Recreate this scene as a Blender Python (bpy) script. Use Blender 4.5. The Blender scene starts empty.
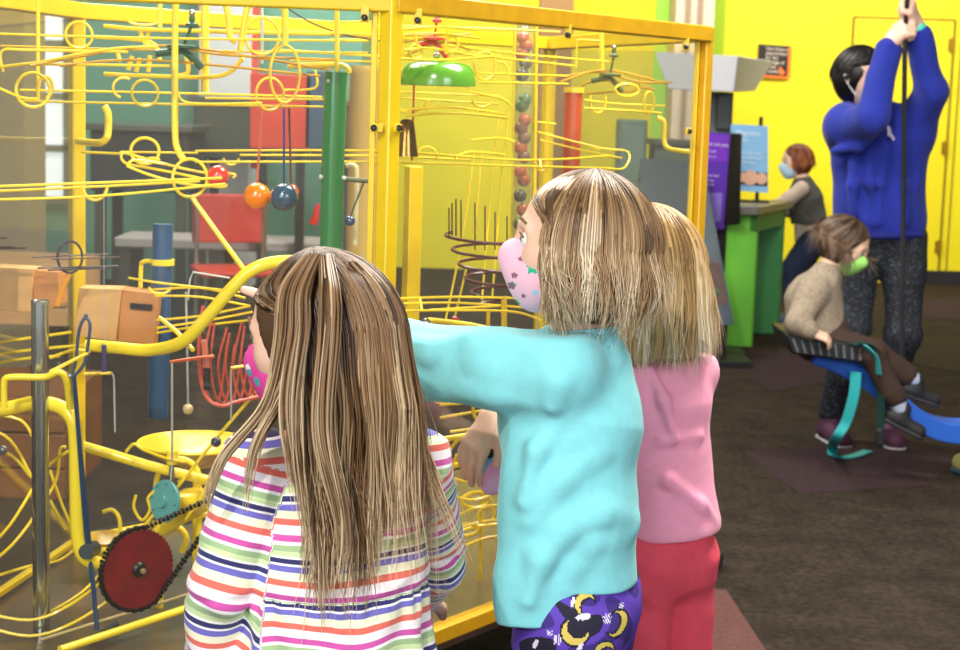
import bpy, bmesh, math, random
import numpy as np
from mathutils import Vector, Matrix
random.seed(7); RNG = np.random.default_rng(7)
S = bpy.context.scene
COL = S.collection

# ------------------------------------------------------------------ camera
CAM_H, FPX = 1.38, 1700.0
PITCH, ROLL = math.radians(7.6), math.radians(1.8)
ca, sa, cb, sb = math.cos(PITCH), math.sin(PITCH), math.cos(ROLL), math.sin(ROLL)
FWD = Vector((0, ca, -sa)); U0 = Vector((0, sa, ca)); R0 = Vector((1, 0, 0))
CR = R0 * cb + U0 * sb; CU = U0 * cb - R0 * sb
cd = bpy.data.cameras.new('camera'); cam = bpy.data.objects.new('camera', cd); COL.objects.link(cam)
cam.matrix_world = Matrix(((CR.x, CU.x, -FWD.x, 0), (CR.y, CU.y, -FWD.y, 0), (CR.z, CU.z, -FWD.z, CAM_H), (0, 0, 0, 1)))
cd.sensor_width = 36; cd.lens = 36 * FPX / 960; cd.clip_start = .05; cd.clip_end = 100
cd.dof.use_dof = True; cd.dof.focus_distance = 2.35; cd.dof.aperture_fstop = 11
S.camera = cam
S.cycles.transparent_max_bounces = 32

# ------------------------------------------------------------------ light
S.view_settings.view_transform = 'Standard'; S.view_settings.look = 'None'
S.view_settings.gamma = 1; S.view_settings.use_curve_mapping = False
S.view_settings.exposure = 0.30
W = bpy.data.worlds.new('world'); S.world = W; W.use_nodes = True
W.node_tree.nodes['Background'].inputs[0].default_value = (.93, .97, 1, 1)
W.node_tree.nodes['Background'].inputs[1].default_value = 0.86

def area(name, loc, target, size, power, color=(1, 1, 1), size_y=None):
    l = bpy.data.lights.new(name, 'AREA'); l.energy = power; l.color = color
    l.shape = 'RECTANGLE'; l.size = size; l.size_y = size_y or size
    o = bpy.data.objects.new(name, l); COL.objects.link(o); o.location = loc
    o.rotation_euler = (Vector(target) - Vector(loc)).to_track_quat('-Z', 'Y').to_euler()
    return o
area('daylight_fill', (2.9, -2.0, 2.8), (0.3, 2.7, .9), 2.2, 100, (.97, .98, 1.0))  # added fill with no window behind it, brightens the girl in pink
area('daylight_fill', (-1.75, -2.6, 2.7), (0.1, 2.6, .9), 2.6, 120, (.95, .98, 1.0))
area('ceiling_lamp_front', (.9, 3.7, 3.35), (.3, 2.7, 0.6), 1.1, 105, (1, .95, .86))
area('ceiling_lamp_case', (-.9, 4.6, 3.3), (-.4, 3.4, 1.0), 1.4, 95, (1, .94, .82))
area('wall_fill_light', (1.9, 11.2, 3.5), (1.9, 13.75, 1.3), 6.0, 205, (1, .97, .88), .5)  # unseen area light, made wide to brighten the whole yellow wall
area('far_left_fill_light', (-2.2, 9.6, 3.5), (-2.2, 11.0, .8), 1.6, 95, (1, .97, .92))  # added out of view to lift the far left zone
area('exhibit_spot_lamp', (-.2, 7.6, 3.45), (1.35, 9.8, .6), .7, 110, (1, .96, .88))
sp = bpy.data.lights.new('track_spot_lamp', 'SPOT'); sp.energy = 330; sp.spot_size = math.radians(58); sp.spot_blend = .5; sp.shadow_soft_size = .05; sp.color = (1, .94, .84)
so = bpy.data.objects.new('track_spot_lamp', sp); COL.objects.link(so); so.location = (-1.0, -.6, 3.4); so.rotation_euler = (Vector((.7, 3.9, .5)) - so.location).to_track_quat('-Z', 'Y').to_euler()
area('foreground_fill_light', (1.6, 3.4, 3.4), (1.1, 4.5, 0), .35, 45, (1, .93, .78))  # unseen light added to lighten the near carpet
area('toddler_spot_lamp', (.6, 4.6, 3.45), (1.65, 6.7, .9), .7, 40, (1, .96, .9))

# ------------------------------------------------------------------ projection helpers: a photo pixel seen at a chosen distance
def ray(px, py):
    return FWD + CR * ((px - 480) / FPX) + CU * ((325 - py) / FPX)
def P(px, py, Y):
    r = ray(px, py); t = Y / r.y
    return Vector((r.x * t, Y, CAM_H + r.z * t))
def G(px, py, z=0.0):
    r = ray(px, py); t = (z - CAM_H) / r.z
    return Vector((r.x * t, r.y * t, z))

# ------------------------------------------------------------------ materials
def lin(c):
    return tuple(((x / 255) / 12.92 if x / 255 <= .04045 else ((x / 255 + .055) / 1.055) ** 2.4) for x in c)
MATS = {}
def mat(name, rgb, rough=.5, metal=0., noise=0., nscale=40, bump=0., bscale=200, coat=0., sheen=0., emit=0., spec=.5, sss=0.):
    if name in MATS: return MATS[name]
    m = bpy.data.materials.new(name); m.use_nodes = True; nt = m.node_tree; b = nt.nodes['Principled BSDF']
    c = lin(rgb)
    b.inputs['Base Color'].default_value = (*c, 1); b.inputs['Roughness'].default_value = rough
    b.inputs['Metallic'].default_value = metal; b.inputs['Specular IOR Level'].default_value = spec
    if coat: b.inputs['Coat Weight'].default_value = coat; b.inputs['Coat Roughness'].default_value = .15
    if sheen: b.inputs['Sheen Weight'].default_value = sheen
    if sss:
        b.inputs['Subsurface Weight'].default_value = sss; b.inputs['Subsurface Radius'].default_value = (.02, .008, .004)
        b.inputs['Subsurface Scale'].default_value = .3
    if emit:
        b.inputs['Emission Color'].default_value = (*c, 1); b.inputs['Emission Strength'].default_value = emit
    if noise or bump: tc = nt.nodes.new('ShaderNodeTexCoord')
    if noise:
        n = nt.nodes.new('ShaderNodeTexNoise'); n.inputs['Scale'].default_value = nscale; n.inputs['Detail'].default_value = 4
        nt.links.new(tc.outputs['Object'], n.inputs['Vector'])
        r = nt.nodes.new('ShaderNodeValToRGB'); e = r.color_ramp.elements
        e[0].position = .3; e[1].position = .7
        e[0].color = (*[x * (1 - noise) for x in c], 1); e[1].color = (*[min(1, x * (1 + noise)) for x in c], 1)
        nt.links.new(n.outputs[0], r.inputs[0]); nt.links.new(r.outputs[0], b.inputs['Base Color'])
    if bump:
        n2 = nt.nodes.new('ShaderNodeTexNoise'); n2.inputs['Scale'].default_value = bscale; n2.inputs['Detail'].default_value = 3
        nt.links.new(tc.outputs['Object'], n2.inputs['Vector'])
        bp = nt.nodes.new('ShaderNodeBump'); bp.inputs['Strength'].default_value = bump; bp.inputs['Distance'].default_value = .002
        nt.links.new(n2.outputs[0], bp.inputs['Height']); nt.links.new(bp.outputs[0], b.inputs['Normal'])
    MATS[name] = m; return m

def glass_mat(name='case_glass', tint=(.975, .98, .965), rough=.015, haze=.008, gloss=.018):
    if name in MATS: return MATS[name]
    m = bpy.data.materials.new(name); m.use_nodes = True; nt = m.node_tree; nt.nodes.clear()
    out = nt.nodes.new('ShaderNodeOutputMaterial')
    tr = nt.nodes.new('ShaderNodeBsdfTransparent'); tr.inputs[0].default_value = (*tint, 1)
    gl = nt.nodes.new('ShaderNodeBsdfGlossy'); gl.inputs['Roughness'].default_value = rough
    df = nt.nodes.new('ShaderNodeBsdfDiffuse'); df.inputs[0].default_value = (.85, .85, .8, 1)
    lw = nt.nodes.new('ShaderNodeLayerWeight'); lw.inputs[0].default_value = .5
    pw = nt.nodes.new('ShaderNodeMath'); pw.operation = 'POWER'; pw.inputs[1].default_value = 4.0
    mm = nt.nodes.new('ShaderNodeMath'); mm.operation = 'ADD'; mm.inputs[1].default_value = gloss; mm.use_clamp = True
    a = nt.nodes.new('ShaderNodeMixShader'); b = nt.nodes.new('ShaderNodeMixShader'); b.inputs[0].default_value = haze
    nt.links.new(lw.outputs['Facing'], pw.inputs[0]); nt.links.new(pw.outputs[0], mm.inputs[0]); nt.links.new(mm.outputs[0], a.inputs[0])
    nt.links.new(tr.outputs[0], a.inputs[1]); nt.links.new(gl.outputs[0], a.inputs[2])
    nt.links.new(a.outputs[0], b.inputs[1]); nt.links.new(df.outputs[0], b.inputs[2])
    nt.links.new(b.outputs[0], out.inputs[0]); MATS[name] = m; return m

# ------------------------------------------------------------------ mesh building
class MB:
    def __init__(s): s.v = []; s.f = []; s.mi = []
    def add(s, v, f, m=0):
        o = len(s.v); s.v += [tuple(x) for x in v]; s.f += [[i + o for i in q] for q in f]; s.mi += [m] * len(f); return s
    def obox(s, c, ax, m=0):   # c centre, ax three half-axis vectors
        c = Vector(c); X, Y, Z = [Vector(a) for a in ax]
        v = [c + X * i + Y * j + Z * k for k in (-1, 1) for j in (-1, 1) for i in (-1, 1)]
        return s.add(v, [(0, 2, 3, 1), (4, 5, 7, 6), (0, 1, 5, 4), (2, 6, 7, 3), (0, 4, 6, 2), (1, 3, 7, 5)], m)
    def box(s, c, size, rz=0, m=0):
        cc, ss = math.cos(rz), math.sin(rz)
        return s.obox(c, ((size[0] / 2 * cc, size[0] / 2 * ss, 0), (-size[1] / 2 * ss, size[1] / 2 * cc, 0), (0, 0, size[2] / 2)), m)
    def bar(s, a, b, w, h=None, up=(0, 0, 1), m=0):
        a = Vector(a); b = Vector(b); h = h or w; d = (b - a); L = d.length; d.normalize()
        u = Vector(up)
        if abs(d.dot(u)) > .98: u = Vector((1, 0, 0))
        x = d.cross(u).normalized(); u = x.cross(d)
        return s.obox((a + b) / 2, (x * w / 2, d * L / 2, u * h / 2), m)
    def tube(s, pts, r, n=8, closed=False, caps=True, m=0):
        pts = [Vector(p) for p in pts]; N = len(pts)
        rs = r if isinstance(r, (list, tuple)) else [r] * N
        V = []; prev = None
        for i, p in enumerate(pts):
            if closed: t = pts[(i + 1) % N] - pts[i - 1]
            else: t = pts[min(i + 1, N - 1)] - pts[max(i - 1, 0)]
            if t.length < 1e-9: t = Vector((0, 0, 1))
            t.normalize()
            if prev is None:
                up = Vector((0, 0, 1)) if abs(t.z) < .9 else Vector((1, 0, 0)); x = t.cross(up).normalized()
            else:
                x = prev - t * prev.dot(t); x.normalize()
            prev = x; y = t.cross(x)
            for k in range(n):
                a = 2 * math.pi * k / n; V.append(p + (x * math.cos(a) + y * math.sin(a)) * rs[i])
        F = []
        for i in range(N if closed else N - 1):
            j = (i + 1) % N
            for k in range(n):
                k2 = (k + 1) % n; F.append((i * n + k, i * n + k2, j * n + k2, j * n + k))
        if caps and not closed:
            F.append(tuple(range(n))[::-1]); F.append(tuple((N - 1) * n + k for k in range(n)))
        return s.add(V, F, m)
    def cyl(s, a, b, r, r2=None, n=20, m=0):
        return s.tube([a, b], [r, r if r2 is None else r2], n=n, m=m)
    def lathe(s, c, axis, prof, n=28, m=0):   # prof list of (r, t) along axis
        c = Vector(c); z = Vector(axis).normalized(); x = z.orthogonal().normalized(); y = z.cross(x); V = []; F = []
        for r, t in prof:
            for k in range(n):
                a = 2 * math.pi * k / n; V.append(c + z * t + (x * math.cos(a) + y * math.sin(a)) * max(r, 1e-5))
        for i in range(len(prof) - 1):
            for k in range(n):
                k2 = (k + 1) % n; F.append((i * n + k, i * n + k2, (i + 1) * n + k2, (i + 1) * n + k))
        return s.add(V, F, m)
    def ball(s, c, r, n=20, m=0):
        return s.lathe(c, (0, 0, 1), [(r * math.sin(math.pi * i / (n // 2)), -r * math.cos(math.pi * i / (n // 2))) for i in range(n // 2 + 1)], n, m)
    def build(s, name, mats, parent=None, bevel=0., smooth=True):
        me = bpy.data.meshes.new(name); me.from_pydata([tuple(v) for v in s.v], [], s.f)
        for mm in (mats if isinstance(mats, (list, tuple)) else [mats]): me.materials.append(mm)
        me.polygons.foreach_set('material_index', s.mi)
        if smooth:
            me.polygons.foreach_set('use_smooth', [True] * len(me.polygons))
            try: me.set_sharp_from_angle(angle=math.radians(38))
            except Exception: pass
        me.validate(); me.update()
        o = bpy.data.objects.new(name, me); COL.objects.link(o)
        if parent is not None:
            o.parent = parent
            o.matrix_parent_inverse = Matrix.Translation(parent['_w']).inverted() if '_w' in parent else Matrix()
        if bevel:
            md = o.modifiers.new('bevel', 'BEVEL'); md.width = bevel; md.segments = 2; md.limit_method = 'ANGLE'
        return o

def tag(o, label, cat, group=None, kind=None):
    o['label'] = label; o['category'] = cat
    if group: o['group'] = group
    if kind: o['kind'] = kind
    return o
def thing(name, label, cat, loc=(0, 0, 0), group=None):
    o = bpy.data.objects.new(name, None); COL.objects.link(o); o.location = loc; o.empty_display_size = .1
    o['_w'] = list(loc)
    return tag(o, label, cat, group)
def struct(name, mb, m, **k):
    o = mb.build(name, m, **k); o['kind'] = 'structure'; return o

def smooth_path(pts, n=8, closed=False):   # Catmull-Rom
    pts = [Vector(p) for p in pts]; N = len(pts); out = []
    for i in range(N if closed else N - 1):
        if closed: p0, p1, p2, p3 = pts[i - 1], pts[i], pts[(i + 1) % N], pts[(i + 2) % N]
        else: p0, p1, p2, p3 = pts[max(i - 1, 0)], pts[i], pts[i + 1], pts[min(i + 2, N - 1)]
        for k in range(n):
            t = k / n
            out.append(.5 * ((2 * p1) + (-p0 + p2) * t + (2 * p0 - 5 * p1 + 4 * p2 - p3) * t * t + (-p0 + 3 * p1 - 3 * p2 + p3) * t ** 3))
    if not closed: out.append(pts[-1])
    return out

def text_obj(name, body, loc, right, up, size, m, parent, align='LEFT'):
    cu = bpy.data.curves.new(name, 'FONT'); cu.body = body; cu.size = size; cu.align_x = align; cu.extrude = .0006
    cu.materials.append(m); t = bpy.data.objects.new('tmp_text', cu); COL.objects.link(t)
    bpy.context.view_layer.update()
    me = bpy.data.meshes.new_from_object(t.evaluated_get(bpy.context.evaluated_depsgraph_get()))
    bpy.data.objects.remove(t)
    o = bpy.data.objects.new(name, me); COL.objects.link(o)
    r = Vector(right).normalized(); u = Vector(up).normalized(); n = r.cross(u); L = Vector(loc)
    me.transform(Matrix(((r.x, u.x, n.x, L.x), (r.y, u.y, n.y, L.y), (r.z, u.z, n.z, L.z), (0, 0, 0, 1))))
    o.parent = parent
    if parent is not None and '_w' in parent: o.matrix_parent_inverse = Matrix.Translation(parent['_w']).inverted()
    return o

# ------------------------------------------------------------------ implicit surfaces for bodies and clothes
V3 = lambda v: np.array((v[0], v[1], v[2]), dtype=np.float64)
def f_cap(a, b, ra, rb=None, n=None, s=1.0):
    a = V3(a); b = V3(b); rb = ra if rb is None else rb; ab = b - a; L2 = max(ab @ ab, 1e-12)
    nn = None if n is None else V3(n) / np.linalg.norm(V3(n))
    def f(p):
        q = p - a
        t = np.clip(q @ ab / L2, 0, 1); d = q - t[:, None] * ab
        if nn is not None: d = d + (d @ nn)[:, None] * nn * (1 / s - 1)
        return np.linalg.norm(d, axis=1) - (ra + (rb - ra) * t)
    m = max(ra, rb) * max(1, s); f.box = (np.minimum(a, b) - m, np.maximum(a, b) + m); return f
def f_ell(c, r, fr=None):
    c = V3(c); r = np.array(r, float); M = np.eye(3) if fr is None else np.array([V3(x) for x in fr])
    def f(p):
        q = (p - c) @ M.T; k0 = np.linalg.norm(q / r, axis=1); k1 = np.linalg.norm(q / (r * r), axis=1)
        return np.where(k1 < 1e-9, -r.min(), k0 * (k0 - 1) / np.maximum(k1, 1e-9))
    m = r.max(); f.box = (c - m, c + m); return f
def f_box(c, h, fr=None, rad=.0):
    c = V3(c); h = np.array(h, float); M = np.eye(3) if fr is None else np.array([V3(x) for x in fr])
    def f(p):
        q = np.abs((p - c) @ M.T) - (h - rad)
        return np.linalg.norm(np.maximum(q, 0), axis=1) + np.minimum(q.max(axis=1), 0) - rad
    m = np.linalg.norm(h); f.box = (c - m, c + m); return f
def f_plane(p0, n):   # inside where (p-p0).n < 0
    p0 = V3(p0); n = V3(n) / np.linalg.norm(V3(n))
    f = lambda p: (p - p0) @ n
    f.box = None; return f
def smin(a, b, k):
    if k <= 0: return np.minimum(a, b)
    h = np.maximum(k - np.abs(a - b), 0) / k; return np.minimum(a, b) - h * h * k * .25
class SDF:
    def __init__(s): s.ops = []; s.disp = None; s.post = []
    def add(s, f, k=.01): s.ops.append(('u', f, k)); return s
    def sub(s, f, k=.005): s.ops.append(('s', f, k)); return s
    def cut(s, f, k=.003): s.ops.append(('i', f, k)); return s
    def chain(s, pts, rs, k=.015, n=None, sc=1.):
        for i in range(len(pts) - 1): s.add(f_cap(pts[i], pts[i + 1], rs[i], rs[i + 1], n, sc), k)
        return s
    def __call__(s, p):
        d = None
        for t, f, k in s.ops:
            if t == 'u':
                e = f(p); d = e if d is None else smin(d, e, k)
            elif t == 's': d = -smin(-d, f(p), k)
            else: d = -smin(-d, -f(p), k)
        if s.disp is not None: d = d - s.disp(p)
        return d
    def bounds(s):
        bs = [f.box for t, f, k in s.ops if t == 'u' and f.box is not None]
        return np.min([b[0] for b in bs], axis=0) - .02, np.max([b[1] for b in bs], axis=0) + .02

def mesh_sdf(fn, h, lo=None, hi=None, slack=1.9):
    if lo is None: lo, hi = fn.bounds()
    K = 4; H = h * K
    n = np.ceil((hi - lo) / H).astype(int) + 1
    gx = [lo[i] + H * np.arange(n[i] + 1) for i in range(3)]
    pts = np.stack(np.meshgrid(*gx, indexing='ij'), -1).reshape(-1, 3)
    C = np.concatenate([fn(pts[i:i + 400000]) for i in range(0, len(pts), 400000)]).reshape(n + 1)
    near = np.abs(C) < H * slack
    cell = np.zeros(n, bool)
    for i in (0, 1):
        for j in (0, 1):
            for k in (0, 1): cell |= near[i:i + n[0], j:j + n[1], k:k + n[2]]
    D = np.repeat(np.repeat(np.repeat(C[:-1, :-1, :-1], K, 0), K, 1), K, 2).astype(np.float32)
    M = np.repeat(np.repeat(np.repeat(cell, K, 0), K, 1), K, 2)
    # grow by one at the upper faces
    M2 = M.copy(); M2[1:] |= M[:-1]; M3 = M2.copy(); M3[:, 1:] |= M2[:, :-1]; M4 = M3.copy(); M4[:, :, 1:] |= M3[:, :, :-1]
    ii = np.argwhere(M4)
    vals = np.empty(len(ii), np.float32)
    for i in range(0, len(ii), 400000): vals[i:i + 400000] = fn(lo + ii[i:i + 400000] * h)
    D[ii[:, 0], ii[:, 1], ii[:, 2]] = vals
    Sg = D < 0; N = np.array(D.shape)
    a = Sg[:-1, :-1, :-1]; act = np.zeros(N - 1, np.uint8)
    for i in (0, 1):
        for j in (0, 1):
            for k in (0, 1): act += Sg[i:N[0] - 1 + i, j:N[1] - 1 + j, k:N[2] - 1 + k]
    act = (act > 0) & (act < 8)
    cells = np.argwhere(act); idx = -np.ones(N - 1, np.int32); idx[act] = np.arange(len(cells))
    acc = np.zeros((len(cells), 3)); cnt = np.zeros(len(cells))
    corners = [(i, j, k) for i in (0, 1) for j in (0, 1) for k in (0, 1)]
    for c1 in corners:
        for ax in range(3):
            if c1[ax]: continue
            c2 = list(c1); c2[ax] = 1
            p1 = cells + c1; p2 = cells + c2
            d1 = D[p1[:, 0], p1[:, 1], p1[:, 2]]; d2 = D[p2[:, 0], p2[:, 1], p2[:, 2]]
            cr = (d1 < 0) != (d2 < 0); t = np.where(cr, d1 / np.where(cr, d1 - d2, 1), 0)
            q = np.array(c1, float)[None] + np.zeros((len(cells), 3)); q[:, ax] = t
            acc[cr] += q[cr]; cnt[cr] += 1
    Vt = lo + (cells + acc / np.maximum(cnt, 1)[:, None]) * h
    Q = []
    for ax in range(3):
        b, c = (ax + 1) % 3, (ax + 2) % 3
        sl1 = [slice(1, -1)] * 3; sl2 = [slice(1, -1)] * 3
        sl1[ax] = slice(0, -1); sl2[ax] = slice(1, None)
        s1 = Sg[tuple(sl1)]; s2 = Sg[tuple(sl2)]
        e = np.argwhere(s1 != s2)
        off = np.array([1, 1, 1]); off[ax] = 0; g = e + off
        inside = Sg[g[:, 0], g[:, 1], g[:, 2]]
        def cid(db, dc):
            q = g.copy(); q[:, b] += db; q[:, c] += dc; return idx[q[:, 0], q[:, 1], q[:, 2]]
        q = np.stack([cid(-1, -1), cid(0, -1), cid(0, 0), cid(-1, 0)], 1)
        q[~inside] = q[~inside][:, ::-1]; Q.append(q)
    Q = np.concatenate(Q); Q = Q[(Q >= 0).all(1)]
    return Vt, Q

def mesh_from_np(name, Vt, Q, mats, parent=None, face_mat=None, attrs=None):
    me = bpy.data.meshes.new(name); k = Q.shape[1]
    me.vertices.add(len(Vt)); me.vertices.foreach_set('co', np.asarray(Vt, np.float32).ravel())
    me.loops.add(Q.size); me.loops.foreach_set('vertex_index', np.asarray(Q, np.int32).ravel())
    me.polygons.add(len(Q)); me.polygons.foreach_set('loop_start', np.arange(0, Q.size, k, dtype=np.int32))
    try: me.polygons.foreach_set('loop_total', np.full(len(Q), k, np.int32))
    except Exception: pass
    for m in (mats if isinstance(mats, (list, tuple)) else [mats]): me.materials.append(m)
    if face_mat is not None: me.polygons.foreach_set('material_index', np.asarray(face_mat, np.int32))
    me.polygons.foreach_set('use_smooth', np.ones(len(Q), bool))
    for an, av in (attrs or {}).items():
        at = me.attributes.new(an, 'FLOAT', 'POINT'); at.data.foreach_set('value', np.asarray(av, np.float32))
    me.update(calc_edges=True)
    o = bpy.data.objects.new(name, me); COL.objects.link(o)
    if parent is not None:
        o.parent = parent
        if '_w' in parent: o.matrix_parent_inverse = Matrix.Translation(parent['_w']).inverted()
    return o
def build_sdf(name, sdf, h, mats, parent=None, face_fn=None, attr_fn=None, **k):
    Vt, Q = mesh_sdf(sdf, h, **k)
    fm = face_fn(Vt[Q].mean(1)) if face_fn else None
    return mesh_from_np(name, Vt, Q, mats, parent, fm, attr_fn(Vt) if attr_fn else None)

def fold_noise(seed, amp, fx, fy, fz, warp=1.0):
    r = np.random.default_rng(seed); K = []
    for i in range(7):
        w = np.array((fx, fy, fz)) * r.uniform(.5, 1.5, 3) * r.choice([-1, 1], 3); K.append((w, r.uniform(0, 6.28), r.uniform(.5, 1)))
    def f(p):
        q = p + warp * .02 * np.sin(p[:, [2, 0, 1]] * 23 + seed)
        s = 0
        for w, ph, a in K: s = s + a * np.sin(q @ w + ph)
        return amp * (1 - np.abs(s) / 2.2)
    return f
# ================================================================== THE ROOM
def quad_prism(front, back):
    b = MB(); n = len(front); v = [Vector(p) for p in front] + [Vector(p) for p in back]
    b.add(v, [tuple(range(n))[::-1], tuple(range(n, 2 * n))] + [(i, (i + 1) % n, n + (i + 1) % n, n + i) for i in range(n)]); return b
WY = 13.75
m_yel = mat('wall_yellow_paint', (240, 222, 12), .6, noise=.02, nscale=3, bump=.1, bscale=90)
def carpet():
    m = mat('carpet_umber', (54, 46, 40), .97, noise=.28, nscale=7, spec=.1); nt = m.node_tree; b = nt.nodes['Principled BSDF']
    tc = [n for n in nt.nodes if n.type == 'TEX_COORD'][0]
    n2 = nt.nodes.new('ShaderNodeTexNoise'); n2.inputs['Scale'].default_value = 170; nt.links.new(tc.outputs['Object'], n2.inputs['Vector'])
    bp = nt.nodes.new('ShaderNodeBump'); bp.inputs['Strength'].default_value = .8; bp.inputs['Distance'].default_value = .006
    nt.links.new(n2.outputs[0], bp.inputs['Height']); nt.links.new(bp.outputs[0], b.inputs['Normal'])
    mx = nt.nodes.new('ShaderNodeMixRGB'); mx.blend_type = 'MULTIPLY'; mx.inputs[0].default_value = .7
    src = b.inputs['Base Color'].links[0].from_socket; r = nt.nodes.new('ShaderNodeValToRGB'); r.color_ramp.elements[0].color = (.45, .45, .45, 1); r.color_ramp.elements[0].position = .3
    r.color_ramp.elements[1].color = (1.5, 1.5, 1.5, 1); r.color_ramp.elements[1].position = .7
    n3 = nt.nodes.new('ShaderNodeTexNoise'); n3.inputs['Scale'].default_value = 45; n3.inputs['Detail'].default_value = 6; nt.links.new(tc.outputs['Object'], n3.inputs['Vector'])
    nt.links.new(n3.outputs[0], r.inputs[0]); nt.links.new(src, mx.inputs[1]); nt.links.new(r.outputs[0], mx.inputs[2]); nt.links.new(mx.outputs[0], b.inputs['Base Color'])
    return m
fl = MB(); fl.box((0, 4.9, -.05), (12, 18.2, .1)); floor = struct('floor', fl, carpet(), smooth=False)
m_in = mat('patch_mauve', (58, 44, 48), .97, noise=.2, nscale=60, spec=.1); m_in2 = mat('patch_olive', (56, 50, 40), .97, noise=.25, nscale=60, spec=.1); m_in3 = mat('patch_rose', (96, 66, 64), .97, noise=.15, nscale=60, spec=.1)  # tints for the flat polygons laid just above the floor
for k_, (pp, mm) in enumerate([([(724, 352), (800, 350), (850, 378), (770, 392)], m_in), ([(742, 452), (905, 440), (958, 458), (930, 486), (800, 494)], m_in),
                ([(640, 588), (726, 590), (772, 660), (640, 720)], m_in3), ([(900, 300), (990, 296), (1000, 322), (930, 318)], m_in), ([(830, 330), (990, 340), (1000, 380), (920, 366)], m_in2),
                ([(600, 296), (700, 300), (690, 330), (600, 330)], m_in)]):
    b = MB(); g = [G(*q) for q in pp]; n = len(g); b.add([pen_ + Vector((0, 0, .0012 + .0003 * k_)) for pen_ in g], [tuple(range(n))[::-1]]); o = b.build('floor_patch', mm, floor)
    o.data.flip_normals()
b = MB(); b.box((2.25, WY + .1, 1.8), (6.5, .2, 3.6)); struct('wall_back', b, m_yel, smooth=False)
b = MB(); b.box((5.6, 4.9, 1.8), (.2, 18.2, 3.6)); struct('wall_right', b, mat('wall_grey_paint', (150, 146, 138), .8), smooth=False)
b = MB(); b.box((-5.6, 4.9, 1.8), (.2, 18.2, 3.6)); struct('wall_left', b, mat('wall_grey_paint', (0, 0, 0)), smooth=False)
b = MB(); b.box((0, 4.9, 3.68), (12, 18.2, .12)); struct('ceiling', b, mat('ceiling_grey', (120, 118, 112), .9), smooth=False)
b = MB(); b.box((-3.25, 12.3, 1.8), (4.7, .2, 3.6)); struct('wall_far_left', b, mat('wall_teal', (104, 156, 134), .7, noise=.05, nscale=2), smooth=False)
b = MB(); b.box((-.95, 13.0, 1.8), (.12, 1.5, 3.6)); struct('wall_return', b, mat('wall_teal', (0, 0, 0)), smooth=False)
b = MB(); b.box((4.55, WY - .012, .055), (1.9, .024, .11)); struct('baseboard_back', b, mat('rubber_dark', (34, 32, 34), .7))
# pillar and lime stripe
pl = MB(); x0, x1 = P(674, 30, 13.3).x, P(712, 30, 13.3).x; pl.box(((x0 + x1) / 2, 13.45, 1.8), (x1 - x0, .5, 3.6)); struct('trim_1', pl, mat('pillar_beige', (206, 190, 168), .7))
for q in (.30, .62): b = MB(); b.box((x0 + (x1 - x0) * q, 13.19, 1.8), (.035, .03, 3.6)); struct('trim_2', b, mat('pillar_brown', (150, 128, 100), .7))
b = MB(); xa, xb = P(655, 30, WY).x, P(672, 30, WY).x; b.box(((xa + xb) / 2, WY - .01, 1.8), (xb - xa, .02, 3.6)); struct('trim_3', b, mat('stripe_lime', (176, 236, 80), .6))
b = MB(); xa, xb = P(712, 30, WY).x, P(724, 30, WY).x; b.box(((xa + xb) / 2, WY - .01, 1.8), (xb - xa, .02, 3.6)); struct('trim_4', b, mat('stripe_green', (170, 205, 20), .6))
# door
dx0, dx1, dz = P(846, 150, WY).x, P(946, 150, WY).x, P(900, 20, WY).z
b = MB(); b.box(((dx0 + dx1) / 2, WY - .012, dz / 2), (dx1 - dx0 - .02, .02, dz)); door = struct('door_1', b, mat('door_yellow', (240, 220, 14), .5), bevel=.003)
b = MB(); mm = mat('door_gap', (150, 126, 8), .7)
for x_ in (dx0, dx1): b.box((x_, WY - .006, dz / 2), (.024, .012, dz + .02))
b.box(((dx0 + dx1) / 2, WY - .006, dz + .008), (dx1 - dx0, .012, .024)); b.build('door_frame', mm, door)
for py in (45, 148, 247):
    b = MB(); z_ = P(940, py, WY).z; b.cyl((dx1 - .01, WY - .03, z_ - .06), (dx1 - .01, WY - .03, z_ + .06), .014, n=10); b.box((dx1 - .03, WY - .023, z_), (.028, .01, .10)); b.build('hinge', mat('hinge_bronze', (168, 128, 30), .4, metal=.6), door)
# door seen right of it: panel edge
b = MB(); xx = P(954, 150, WY).x; b.box((xx, WY - .004, 1.1), (.012, .008, 2.2)); struct('trim_5', b, mm)

# ---- things on the back wall and around
def board(name, label, cat, quad, Y, thick, m, m_side=None):
    """flat board with its four picture corners at depth Y"""
    t = thing(name, label, cat, (P(*quad[3], Y).x, Y, P(*quad[3], Y).z)); f = [P(*q, Y) for q in quad]; bk = [p + Vector((0, thick, 0)) for p in f]
    quad_prism(f, bk).build('panel', m, t, bevel=.002); return t, f
t, f = board('wall_sign', 'small black sign with orange edge and white lettering high on the yellow wall', 'sign', [(759, 44), (789, 46), (787, 77), (757, 75)], WY - .03, .028, mat('sign_black', (38, 24, 20), .6))
ex = (f[1] - f[0]).normalized(); ez = (f[0] - f[3]).normalized(); w_ = (f[1] - f[0]).length; h_ = (f[0] - f[3]).length
b = MB(); b.bar(f[1] + Vector((.008, -.002, 0)), f[2] + Vector((.008, -.002, 0)), .02, .02); b.bar(f[2] + Vector((0, -.002, -.006)), f[3] + Vector((0, -.002, -.006)), .02, .02); b.build('orange_edge', mat('sign_orange', (240, 120, 30), .6), t)
for i, (tx, ox) in enumerate([('Use these to', .25), ('experiment', .25), ('for the', .25), ('edge of', .42), ('the', .42), ('exhibit', .34)]):
    text_obj('lettering', tx, f[0] + ex * (ox * w_) - ez * (h_ * (.17 + i * .145)) + Vector((0, -.004, 0)), ex, ez, h_ * .15, mat('sign_white', (245, 225, 205), .6), t)
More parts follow.
